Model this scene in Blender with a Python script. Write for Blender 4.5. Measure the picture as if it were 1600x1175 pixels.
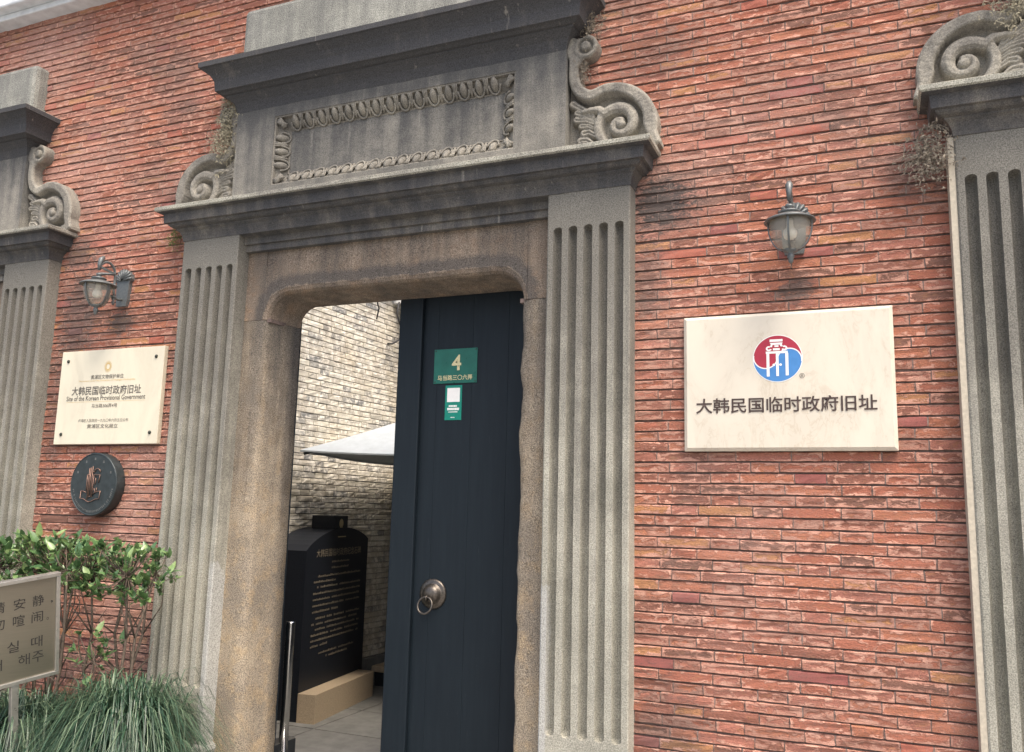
import bpy, math, random, bmesh
import numpy as np
from mathutils import Vector, Matrix, noise as mnoise

random.seed(7)
for o in list(bpy.data.objects):
    bpy.data.objects.remove(o)
scene = bpy.context.scene
col = scene.collection

# ------------------------------------------------------------------ camera, sky, sun, exposure
FPX, CAM = 1337.0, Vector((0.0, -3.7, 1.55))
YAW, PIT, ROLL = (math.radians(a) for a in (23.15, 8.86, 1.436))
fw = Vector((-math.sin(YAW) * math.cos(PIT), math.cos(YAW) * math.cos(PIT), math.sin(PIT)))
r0 = Vector((math.cos(YAW), math.sin(YAW), 0.0))
u0 = r0.cross(fw)
cr = r0 * math.cos(ROLL) + u0 * math.sin(ROLL)
cu_ = -r0 * math.sin(ROLL) + u0 * math.cos(ROLL)
cam_d = bpy.data.cameras.new('camera')
cam_d.sensor_width = 36.0
cam_d.lens = 36.0 * FPX / 1600.0
cam_d.clip_start, cam_d.clip_end = 0.05, 2000.0
cam = bpy.data.objects.new('camera', cam_d)
m3 = Matrix((cr, cu_, -fw)).transposed()
cam.matrix_world = Matrix.Translation(CAM) @ m3.to_4x4()
col.objects.link(cam)
scene.camera = cam

SUN = Vector((0.36, -0.30, 0.88)).normalized()
world = bpy.data.worlds.new('World')
scene.world = world
world.use_nodes = True
wn = world.node_tree
wn.nodes.clear()
sky = wn.nodes.new('ShaderNodeTexSky')
sky.sky_type = 'NISHITA'
sky.sun_disc = False
sky.sun_elevation = math.asin(SUN.z)
sky.sun_rotation = math.atan2(SUN.x, SUN.y)
sky.air_density = 1.0
sky.dust_density = 6.0
sky.ozone_density = 0.6
bg = wn.nodes.new('ShaderNodeBackground')
bg.inputs['Strength'].default_value = 0.15
wo = wn.nodes.new('ShaderNodeOutputWorld')
wn.links.new(sky.outputs[0], bg.inputs[0])
wn.links.new(bg.outputs[0], wo.inputs[0])

sl = bpy.data.lights.new('sun', 'SUN')
sl.energy = 1.5
sl.angle = math.radians(30)
sl.color = (1.0, 0.94, 0.86)
so = bpy.data.objects.new('sun', sl)
so.rotation_euler = SUN.to_track_quat('Z', 'Y').to_euler()
so.location = (0, -6, 12)
col.objects.link(so)

vs = scene.view_settings
vs.view_transform = 'Standard'
vs.look = 'None'
vs.gamma = 1.0
vs.use_curve_mapping = False
vs.exposure = 1.12


# ------------------------------------------------------------------ node helpers
class NT:
    def __init__(s, name):
        s.m = bpy.data.materials.new(name)
        s.m.use_nodes = True
        s.t = s.m.node_tree
        s.t.nodes.clear()
        s.out = s.t.nodes.new('ShaderNodeOutputMaterial')

    def n(s, typ, props=None, **ins):
        nd = s.t.nodes.new('ShaderNode' + typ)
        for k, v in (props or {}).items():
            setattr(nd, k, v)
        for k, v in ins.items():
            s.put(nd, k, v)
        return nd

    def put(s, nd, k, v):
        key = int(k[1:]) if k[0] == 'i' and k[1:].isdigit() else k.replace('_', ' ')
        sock = nd.inputs[key]
        if isinstance(v, bpy.types.NodeSocket):
            s.t.links.new(v, sock)
        elif isinstance(v, tuple) and len(v) == 3 and sock.type == 'RGBA':
            sock.default_value = (*v, 1)
        else:
            sock.default_value = v

    def math(s, op, a, b=0.0, clamp=False):
        return s.n('Math', {'operation': op, 'use_clamp': clamp}, i0=a, i1=b).outputs[0]

    def noise(s, vec, scale, detail=3.0, rough=0.55, dist=0.0):
        return s.n('TexNoise', None, Vector=vec, Scale=scale, Detail=detail, Roughness=rough, Distortion=dist).outputs['Fac']

    def mix(s, f, a, b, mode='MIX'):
        nd = s.t.nodes.new('ShaderNodeMix')
        nd.data_type = 'RGBA'
        nd.blend_type = mode
        for i, v in ((0, f), (6, a), (7, b)):
            if isinstance(v, bpy.types.NodeSocket):
                s.t.links.new(v, nd.inputs[i])
            elif i == 0:
                nd.inputs[0].default_value = v
            else:
                nd.inputs[i].default_value = (*v[:3], 1)
        return nd.outputs[2]

    def ss(s, v, lo, hi):      # smooth step
        nd = s.t.nodes.new('ShaderNodeMapRange')
        nd.interpolation_type = 'SMOOTHSTEP'
        s.put(nd, 'i0', v)
        nd.inputs[1].default_value = lo
        nd.inputs[2].default_value = hi
        return nd.outputs[0]

    def ramp(s, f, stops, mode='LINEAR'):
        nd = s.t.nodes.new('ShaderNodeValToRGB')
        cr_ = nd.color_ramp
        cr_.interpolation = mode
        while len(cr_.elements) < len(stops):
            cr_.elements.new(0.5)
        for e, (p, c) in zip(cr_.elements, stops):
            e.position = p
            e.color = (*c, 1)
        s.t.links.new(f, nd.inputs[0])
        return nd.outputs[0]

    def pos(s):
        return s.n('NewGeometry').outputs['Position']

    def scalev(s, v, xyz):
        return s.n('VectorMath', {'operation': 'MULTIPLY'}, i0=v, i1=xyz).outputs[0]

    def bump(s, h, dist, strength=1.0, normal=None):
        nd = s.n('Bump', None, Height=h, Distance=dist, Strength=strength)
        if normal is not None:
            s.t.links.new(normal, nd.inputs['Normal'])
        return nd.outputs[0]

    def bsdf(s, color, rough=0.8, normal=None, metal=0.0, spec=0.4, **kw):
        b = s.n('BsdfPrincipled')
        s.put(b, 'Base Color', color)
        s.put(b, 'Roughness', rough)
        s.put(b, 'Metallic', metal)
        s.put(b, 'Specular IOR Level', spec)
        for k, v in kw.items():
            s.put(b, k, v)
        if normal is not None:
            s.t.links.new(normal, b.inputs['Normal'])
        s.t.links.new(b.outputs[0], s.out.inputs[0])
        return s.m


def stone(name, light, dark, soot, soot_amt, zlo, zhi, grain=0.35, rough_bump=0.002, warm=None, wash=None, patch=False, zw=0.55, arch=False):
    """granite-grit plaster or granite: speckle, blotches, rain streaks and patchy soot"""
    t = NT(name)
    p = t.pos()
    big = t.noise(p, 2.3, 4, 0.6)
    med = t.noise(p, 11.0, 5, 0.65)
    spk = t.noise(p, 190.0, 2, 0.7)
    fine = t.noise(p, 420.0, 2, 0.6)
    streak = t.noise(t.scalev(p, (14.0, 14.0, 0.9)), 1.0, 4, 0.6)
    base = t.mix(t.ss(big, 0.35, 0.65), light, dark)
    if warm:
        base = t.mix(t.ss(med, 0.45, 0.7), base, warm)
    z = t.n('SeparateXYZ', None, i0=p).outputs[2]
    zz = t.n('MapRange', None, i0=z, i1=zlo, i2=zhi).outputs[0]
    sv = t.math('ADD', t.math('MULTIPLY', streak, 0.75), t.math('MULTIPLY', med, 0.45))
    sv = t.math('ADD', sv, t.math('MULTIPLY', zz, zw))
    sm = t.math('MULTIPLY', t.ss(sv, 0.62, 1.15), soot_amt)
    c = t.mix(sm, base, soot)
    if wash:   # pale lime runs
        run = t.noise(t.scalev(p, (22.0, 22.0, 1.6)), 1.0, 3, 0.6)
        c = t.mix(t.math('MULTIPLY', t.ss(run, 0.64, 0.76), 0.55), c, wash)
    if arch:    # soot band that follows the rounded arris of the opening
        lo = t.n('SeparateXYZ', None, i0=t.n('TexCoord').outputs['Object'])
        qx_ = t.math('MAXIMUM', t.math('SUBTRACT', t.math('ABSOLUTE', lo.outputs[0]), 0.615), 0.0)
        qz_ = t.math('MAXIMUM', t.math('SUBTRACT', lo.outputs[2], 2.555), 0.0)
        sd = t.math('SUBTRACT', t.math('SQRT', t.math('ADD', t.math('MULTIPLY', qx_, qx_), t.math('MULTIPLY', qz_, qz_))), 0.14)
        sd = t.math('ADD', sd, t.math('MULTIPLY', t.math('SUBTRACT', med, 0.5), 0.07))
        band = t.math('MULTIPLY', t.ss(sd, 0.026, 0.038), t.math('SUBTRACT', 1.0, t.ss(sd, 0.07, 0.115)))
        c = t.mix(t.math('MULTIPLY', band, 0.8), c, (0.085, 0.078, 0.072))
    if patch:   # smooth grey cement repair on the inner edge of the shaft, low down
        lx = t.n('SeparateXYZ', None, i0=t.n('TexCoord').outputs['Object'])
        ax_ = t.math('ABSOLUTE', lx.outputs[0])
        pm = t.math('SUBTRACT', 1.0, t.ss(t.math('ADD', ax_, t.math('MULTIPLY', t.math('SUBTRACT', med, 0.5), 0.03)), 0.945, 0.955))
        pz = t.math('SUBTRACT', 1.0, t.ss(t.math('ADD', z, t.math('MULTIPLY', t.math('SUBTRACT', med, 0.5), 0.5)), 1.20, 1.26))
        c = t.mix(t.math('MULTIPLY', t.math('MULTIPLY', pm, pz), 0.6), c, (0.40, 0.40, 0.385))
    sp = t.ramp(spk, [(0.32, (1 - grain,) * 3), (0.5, (1, 1, 1)), (0.68, (1 + grain,) * 3)])
    c = t.mix(1.0, c, sp, 'MULTIPLY')
    h = t.math('ADD', t.math('MULTIPLY', spk, 0.6), t.math('MULTIPLY', fine, 0.4))
    nrm = t.bump(h, rough_bump, 0.8)
    nrm = t.bump(med, 0.01, 0.35, nrm)
    return t.bsdf(c, 0.9, nrm, spec=0.25)


M = {}
M['pilaster'] = stone('grit_plaster', (0.37, 0.355, 0.295), (0.265, 0.256, 0.212), (0.135, 0.127, 0.112), 0.8, 1.0, 3.1, patch=True, zw=0.70, grain=0.45)
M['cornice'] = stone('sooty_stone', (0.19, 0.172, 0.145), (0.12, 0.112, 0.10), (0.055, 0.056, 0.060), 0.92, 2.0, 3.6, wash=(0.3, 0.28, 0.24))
M['frieze'] = stone('grey_stone', (0.29, 0.272, 0.232), (0.18, 0.172, 0.15), (0.075, 0.075, 0.075), 0.9, 3.0, 3.9, wash=(0.32, 0.3, 0.26))
M['attic'] = stone('pale_grit', (0.38, 0.38, 0.33), (0.27, 0.27, 0.235), (0.12, 0.12, 0.115), 0.75, 2.9, 5.0, grain=0.6)
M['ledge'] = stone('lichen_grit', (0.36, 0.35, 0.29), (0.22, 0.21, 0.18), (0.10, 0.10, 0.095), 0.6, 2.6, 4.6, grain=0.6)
M['volute'] = stone('carved_stone', (0.34, 0.315, 0.26), (0.235, 0.218, 0.185), (0.085, 0.082, 0.077), 0.7, 2.9, 4.2)
M['jamb'] = stone('tan_granite', (0.40, 0.33, 0.24), (0.265, 0.225, 0.175), (0.12, 0.108, 0.095), 0.9, 0.9, 3.0, grain=0.6, rough_bump=0.012, warm=(0.42, 0.32, 0.205))
M['lintel'] = stone('brown_granite', (0.32, 0.25, 0.185), (0.235, 0.187, 0.145), (0.10, 0.088, 0.076), 0.85, 1.6, 3.6, grain=0.55, rough_bump=0.006, warm=(0.36, 0.25, 0.165), arch=True)


DARK_PATCHES = [(-0.86, 2.95, 0.20, 0.17, 0.95), (-0.93, 2.60, 0.10, 0.22, 0.55), (-0.90, 3.70, 0.22, 0.16, 0.45), (-0.29, 2.50, 0.10, 0.075, 0.8), (-4.14, 2.60, 0.13, 0.09, 0.85), (-4.50, 2.62, 0.20, 0.40, 0.75),
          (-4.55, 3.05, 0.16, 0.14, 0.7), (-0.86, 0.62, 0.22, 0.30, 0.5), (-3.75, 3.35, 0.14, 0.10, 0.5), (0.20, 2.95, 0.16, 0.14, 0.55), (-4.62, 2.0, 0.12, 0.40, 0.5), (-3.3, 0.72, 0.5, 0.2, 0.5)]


def brick_material(name, island):
    t = NT(name)
    p = t.pos()
    if island:
        rnd = t.n('NewGeometry').outputs['Random Per Island']
    else:
        rnd = t.n('ObjectInfo').outputs['Random']
    uv = t.n('UVMap').outputs[0]
    sx = t.n('SeparateXYZ', None, i0=uv)
    d = t.math('MINIMUM', sx.outputs[0], sx.outputs[1])           # distance to the brick's edge, decimetres
    pv = t.n('VectorMath', {'operation': 'ADD'}, i0=p, i1=t.n('CombineXYZ', None, i0=t.math('MULTIPLY', rnd, 37.0), i2=t.math('MULTIPLY', rnd, 91.0)).outputs[0]).outputs[0]
    st = t.scalev(pv, (1.0, 1.0, 2.2))
    n1 = t.noise(st, 19.0, 5, 0.66, 0.6)
    n2 = t.noise(st, 75.0, 4, 0.65)
    n3 = t.noise(pv, 260.0, 2, 0.6)
    body = t.ramp(rnd, [(0.0, (0.34, 0.124, 0.080)), (0.14, (0.40, 0.158, 0.096)), (0.30, (0.26, 0.108, 0.075)), (0.44, (0.37, 0.140, 0.090)),
                        (0.58, (0.43, 0.207, 0.100)), (0.66, (0.31, 0.128, 0.092)), (0.76, (0.39, 0.158, 0.112)), (0.89, (0.195, 0.098, 0.072)), (0.962, (0.29, 0.102, 0.086)), (0.982, (0.36, 0.122, 0.084)), (1.0, (0.25, 0.075, 0.065))], 'CONSTANT')
    orange = t.math('MULTIPLY', t.ss(n1, 0.55, 0.72), 0.5)
    body = t.mix(orange, body, (0.38, 0.185, 0.085))
    body = t.mix(t.math('MULTIPLY', t.ss(n2, 0.5, 0.72), 0.65), body, (0.17, 0.085, 0.065))
    skin = t.mix(t.ss(n1, 0.3, 0.65), (0.585, 0.325, 0.242), (0.45, 0.206, 0.146))
    tone = t.math('FRACT', t.math('MULTIPLY', rnd, 17.31))
    skin = t.mix(1.0, skin, t.ramp(tone, [(0.0, (0.66, 0.66, 0.66)), (0.5, (0.96, 0.96, 0.96)), (1.0, (1.12, 1.10, 1.08))]), 'MULTIPLY')
    thr = t.math('ADD', d, t.math('MULTIPLY', t.math('SUBTRACT', n1, 0.5), 0.85))
    thr = t.math('ADD', thr, t.math('MULTIPLY', t.math('SUBTRACT', n2, 0.5), 0.30))
    thr = t.math('ADD', thr, t.math('MULTIPLY', t.math('SUBTRACT', tone, 0.5), 0.16))
    core = t.ss(thr, 0.03, 0.13)
    flat = t.math('GREATER_THAN', rnd, 0.962)                     # the few later machine-made bricks: smooth, even
    core2 = t.math('MAXIMUM', core, flat)
    c = t.mix(core2, skin, body)
    lime = t.math('MULTIPLY', t.ss(t.noise(pv, 34.0, 5, 0.7), 0.66, 0.74), t.math('SUBTRACT', 1.0, flat))
    c = t.mix(t.math('MULTIPLY', lime, 0.75), c, (0.55, 0.42, 0.36))
    # old damp and soot patches across the wall
    big = t.noise(p, 1.1, 4, 0.6)
    age = t.math('MULTIPLY', t.ss(t.math('ADD', big, t.math('MULTIPLY', n1, 0.35)), 0.68, 0.95), 0.75)
    c = t.mix(age, c, (0.15, 0.115, 0.10))
    bloom = t.math('MULTIPLY', t.ss(t.math('ADD', t.noise(p, 0.7, 3), t.math('MULTIPLY', n2, 0.3)), 0.62, 0.86), 0.35)
    c = t.mix(bloom, c, (0.56, 0.40, 0.34))
    # dark patches by capitals and under lamps, soot and damp stains low beside gateways
    for sx_, sz_, rx_, rz_, am in DARK_PATCHES:
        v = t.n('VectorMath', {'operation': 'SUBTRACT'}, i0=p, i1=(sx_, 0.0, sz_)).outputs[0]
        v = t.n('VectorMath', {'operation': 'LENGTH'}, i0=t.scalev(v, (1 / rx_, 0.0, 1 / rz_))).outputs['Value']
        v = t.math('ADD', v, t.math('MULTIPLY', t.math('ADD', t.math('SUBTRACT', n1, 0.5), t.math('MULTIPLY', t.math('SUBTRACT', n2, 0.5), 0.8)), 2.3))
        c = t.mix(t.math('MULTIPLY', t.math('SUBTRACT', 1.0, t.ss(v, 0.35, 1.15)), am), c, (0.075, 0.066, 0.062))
    c = t.mix(0.6, c, t.ramp(n3, [(0.3, (0.7, 0.7, 0.7)), (0.7, (1.3, 1.3, 1.3))]), 'MULTIPLY')
    h = t.math('SUBTRACT', t.math('MULTIPLY', n2, 0.8), t.math('MULTIPLY', core, 0.55))
    h = t.math('MULTIPLY', h, t.math('SUBTRACT', 1.0, t.math('MULTIPLY', flat, 0.9)))
    nrm = t.bump(h, 0.007, 0.9)
    nrm = t.bump(n3, 0.001, 0.6, nrm)
    return t.bsdf(c, 0.88, nrm, spec=0.25)


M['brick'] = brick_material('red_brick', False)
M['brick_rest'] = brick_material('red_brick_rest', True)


def grey_brick(name, island):
    t = NT(name)
    p = t.pos()
    rnd = t.n('NewGeometry').outputs['Random Per Island'] if island else t.n('ObjectInfo').outputs['Random']
    n1 = t.noise(p, 16.0, 5, 0.65)
    n2 = t.noise(p, 70.0, 4, 0.65)
    body = t.ramp(rnd, [(0, (0.46, 0.42, 0.345)), (0.18, (0.58, 0.53, 0.43)), (0.38, (0.36, 0.34, 0.30)), (0.52, (0.62, 0.57, 0.46)), (0.70, (0.50, 0.45, 0.365)), (0.93, (0.24, 0.235, 0.22))], 'CONSTANT')
    c = t.mix(t.ss(t.math('ADD', n1, t.math('MULTIPLY', n2, 0.4)), 0.62, 0.85), body, (0.76, 0.71, 0.61))
    c = t.mix(t.math('MULTIPLY', t.ss(n2, 0.58, 0.72), 0.45), c, (0.30, 0.285, 0.26))
    c = t.mix(t.math('MULTIPLY', t.ss(t.noise(p, 1.6, 3), 0.5, 0.7), 0.35), c, (0.62, 0.50, 0.32))
    return t.bsdf(c, 0.9, t.bump(n2, 0.004, 0.7), spec=0.2)


M['gbrick'] = grey_brick('grey_brick', False)
M['gbrick_rest'] = grey_brick('grey_brick_rest', True)


def plain(name, color, rough=0.6, metal=0.0, spec=0.4, vary=0.15, scale=40.0, bump=0.0, **kw):
    t = NT(name)
    p = t.pos()
    n = t.noise(p, scale, 4, 0.6)
    c = t.mix(1.0, color, t.ramp(n, [(0.3, (1 - vary,) * 3), (0.7, (1 + vary,) * 3)]), 'MULTIPLY')
    rr = t.n('MapRange', None, i0=n, i1=0.3, i2=0.7, i3=max(0.03, rough - 0.08), i4=min(1, rough + 0.08)).outputs[0]
    return t.bsdf(c, rr, t.bump(n, bump, 0.5) if bump else None, metal, spec, **kw)


M['mortar'] = plain('mortar', (0.15, 0.112, 0.098), 0.95, vary=0.35, scale=60, bump=0.002)
M['perpend'] = plain('perpend_mortar', (0.27, 0.205, 0.175), 0.95, vary=0.3, scale=80, bump=0.002)
M['gmortar'] = plain('grey_mortar', (0.27, 0.25, 0.22), 0.95, vary=0.3, scale=60, bump=0.002)
M['concrete'] = plain('concrete', (0.21, 0.205, 0.185), 0.9, vary=0.2, scale=9, bump=0.003)
M['coping'] = plain('coping_cement', (0.60, 0.63, 0.65), 0.9, vary=0.15, scale=12, bump=0.002)
M['paving'] = plain('paving_stone', (0.25, 0.245, 0.23), 0.8, vary=0.25, scale=7, bump=0.003)
M['lime'] = plain('lit_arris_pale', (0.47, 0.42, 0.33), 0.95, vary=0.15, scale=60, bump=0.004)  # pale tone that paints the lit edge of the right gateway's pilaster
M['render'] = plain('grey_render', (0.20, 0.195, 0.185), 0.9, vary=0.2, scale=6, bump=0.003)
M['soil'] = plain('soil', (0.05, 0.04, 0.03), 1.0, vary=0.4, scale=50, bump=0.01)
M['iron'] = plain('painted_lamp_metal', (0.115, 0.125, 0.125), 0.42, metal=0.2, spec=0.5, vary=0.25, scale=90)
M['steel'] = plain('polished_steel', (0.56, 0.56, 0.55), 0.16, metal=1.0, vary=0.05)
M['bulb'] = plain('opal_bulb', (0.8, 0.78, 0.72), 0.3, vary=0.03)
M['basalt'] = plain('black_granite', (0.016, 0.019, 0.025), 0.45, spec=0.22, vary=0.3, scale=180)
M['gilt'] = plain('gilt_lettering', (0.46, 0.37, 0.20), 0.5, vary=0.3, scale=300)
M['giltdim'] = plain('worn_lettering', (0.23, 0.195, 0.14), 0.6, vary=0.4, scale=300)
M['beigebase'] = plain('beige_granite', (0.50, 0.39, 0.26), 0.6, vary=0.22, scale=160)
M['canopy'] = plain('canvas', (0.40, 0.435, 0.455), 0.9, vary=0.08, scale=14, bump=0.004)
M['darkmetal'] = plain('dark_metal', (0.022, 0.026, 0.03), 0.5, vary=0.2)
M['disc'] = plain('black_bronze', (0.036, 0.046, 0.048), 0.42, metal=0.3, spec=0.5, vary=0.25, scale=30)
M['bronze'] = plain('bronze_relief', (0.21, 0.125, 0.095), 0.45, metal=0.4, vary=0.2)
M['ink'] = plain('brown_ink', (0.055, 0.035, 0.03), 0.6, vary=0.1)
M['greyink'] = plain('grey_ink', (0.115, 0.105, 0.09), 0.7, vary=0.1)
M['goldink'] = plain('gold_print', (0.62, 0.44, 0.17), 0.45, vary=0.1)
M['red'] = plain('red_enamel', (0.36, 0.026, 0.05), 0.4, vary=0.08)
M['blue'] = plain('blue_enamel', (0.06, 0.21, 0.48), 0.4, vary=0.06)
M['white'] = plain('white_enamel', (0.78, 0.77, 0.74), 0.45, vary=0.04)
M['green'] = plain('green_enamel', (0.012, 0.115, 0.085), 0.35, vary=0.12, scale=20)
M['teal'] = plain('teal_print', (0.004, 0.20, 0.145), 0.35, vary=0.06)
M['cream'] = plain('cream_paint', (0.62, 0.56, 0.32), 0.5, vary=0.06)
M['screw'] = plain('dark_screw', (0.05, 0.055, 0.045), 0.5, metal=0.5, vary=0.2)
M['knocker'] = plain('aged_brass', (0.115, 0.10, 0.085), 0.38, metal=0.85, vary=0.3, scale=90)
M['weed'] = plain('dry_weed', (0.30, 0.27, 0.19), 0.9, vary=0.5, scale=60)
M['weedgrey'] = plain('grey_dry_weed', (0.20, 0.17, 0.13), 0.9, vary=0.5, scale=60)
M['weedgreen'] = plain('green_weed', (0.12, 0.16, 0.04), 0.8, vary=0.4, scale=60)
M['twig'] = plain('twig_bark', (0.13, 0.10, 0.075), 0.9, vary=0.35, scale=60, bump=0.002)
M['whitecap'] = plain('white_eave_paint', (0.72, 0.72, 0.70), 0.6, vary=0.05)
M['cable'] = plain('black_cable', (0.03, 0.028, 0.028), 0.6, vary=0.2)


def leaf_mat(name, a, b, c, island, gloss):
    t = NT(name)
    rnd = t.n('NewGeometry').outputs['Random Per Island'] if island else t.n('ObjectInfo').outputs['Random']
    cc = t.ramp(rnd, [(0.0, a), (0.55, b), (1.0, c)])
    cc = t.mix(0.5, cc, t.ramp(t.noise(t.pos(), 60.0, 3), [(0.3, (0.7,) * 3), (0.7, (1.3,) * 3)]), 'MULTIPLY')
    b_ = t.n('BsdfPrincipled')
    t.put(b_, 'Base Color', cc)
    t.put(b_, 'Roughness', gloss)
    tr = t.n('BsdfTranslucent')
    t.put(tr, 'Color', cc)
    mx = t.n('MixShader')
    mx.inputs[0].default_value = 0.22
    t.t.links.new(b_.outputs[0], mx.inputs[1])
    t.t.links.new(tr.outputs[0], mx.inputs[2])
    t.t.links.new(mx.outputs[0], t.out.inputs[0])
    return t.m


M['leaf'] = leaf_mat('shrub_leaf', (0.06, 0.125, 0.05), (0.12, 0.215, 0.08), (0.26, 0.36, 0.14), False, 0.28)
M['leafrest'] = leaf_mat('shrub_leaf_rest', (0.06, 0.125, 0.05), (0.12, 0.215, 0.08), (0.26, 0.36, 0.14), True, 0.28)
M['blade'] = leaf_mat('grass_blade', (0.02, 0.05, 0.03), (0.04, 0.088, 0.05), (0.17, 0.23, 0.14), True, 0.38)
M['darkleaf'] = leaf_mat('dark_leaf', (0.015, 0.03, 0.018), (0.03, 0.055, 0.03), (0.05, 0.085, 0.045), True, 0.3)


def marble(name, base, vein, amt):
    t = NT(name)
    p = t.pos()
    q = t.scalev(p, (1.0, 1.0, 0.45))
    n1 = t.noise(q, 5.0, 6, 0.6, 1.2)
    n2 = t.noise(q, 9.0, 8, 0.65, 2.0)
    v = t.math('ABSOLUTE', t.math('SUBTRACT', n2, 0.5))
    vm = t.math('MULTIPLY', t.math('SUBTRACT', 1.0, t.ss(v, 0.0, 0.035)), t.math('MULTIPLY', t.ss(n1, 0.42, 0.62), amt))
    c = t.mix(t.ss(n1, 0.35, 0.68), base, tuple(x * 0.90 for x in base))
    c = t.mix(vm, c, vein)
    return t.bsdf(c, 0.33, None, spec=0.45)


M['marble'] = marble('cream_marble', (0.66, 0.60, 0.49), (0.50, 0.42, 0.31), 0.6)
M['plaque'] = marble('ivory_stone', (0.70, 0.645, 0.50), (0.6, 0.53, 0.40), 0.35)


def door_mat():
    t = NT('door_lacquer')
    p = t.pos()
    q = t.scalev(p, (9.0, 9.0, 0.5))
    n = t.noise(q, 6.0, 5, 0.6)
    n2 = t.noise(t.scalev(p, (30.0, 30.0, 3.0)), 4.0, 4, 0.7)
    c = t.mix(t.ss(n, 0.35, 0.7), (0.0085, 0.0135, 0.0185), (0.0105, 0.0165, 0.022))
    c = t.mix(t.math('MULTIPLY', t.ss(n2, 0.66, 0.74), 0.45), c, (0.045, 0.052, 0.058))
    return t.bsdf(c, 0.48, t.bump(n, 0.002, 0.3), spec=0.22)


M['door'] = door_mat()


def brushed():
    t = NT('brushed_steel_board')
    p = t.pos()
    n = t.noise(t.scalev(p, (40.0, 3.0, 400.0)), 1.0, 3, 0.6)
    c = t.mix(n, (0.25, 0.23, 0.18), (0.33, 0.30, 0.24))
    return t.bsdf(c, 0.34, t.bump(n, 0.0005, 0.3), metal=0.85)


M['board'] = brushed()
M['frame'] = plain('satin_steel', (0.48, 0.46, 0.42), 0.34, metal=0.8, vary=0.08)


def glass():
    t = NT('seeded_glass')
    p = t.pos()
    n = t.noise(p, 45.0, 2, 0.6)
    tr = t.n('BsdfTransparent', None, Color=(0.86, 0.85, 0.80))
    gl = t.n('BsdfPrincipled')
    t.put(gl, 'Base Color', (0.78, 0.75, 0.68))
    t.put(gl, 'Roughness', 0.08)
    t.t.links.new(t.bump(n, 0.002, 0.6), gl.inputs['Normal'])
    mx = t.n('MixShader')
    t.put(mx, 'i0', t.math('ADD', 0.14, t.math('MULTIPLY', n, 0.12)))
    t.t.links.new(tr.outputs[0], mx.inputs[1])
    t.t.links.new(gl.outputs[0], mx.inputs[2])
    t.t.links.new(mx.outputs[0], t.out.inputs[0])
    return t.m


M['glass'] = glass()


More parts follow.
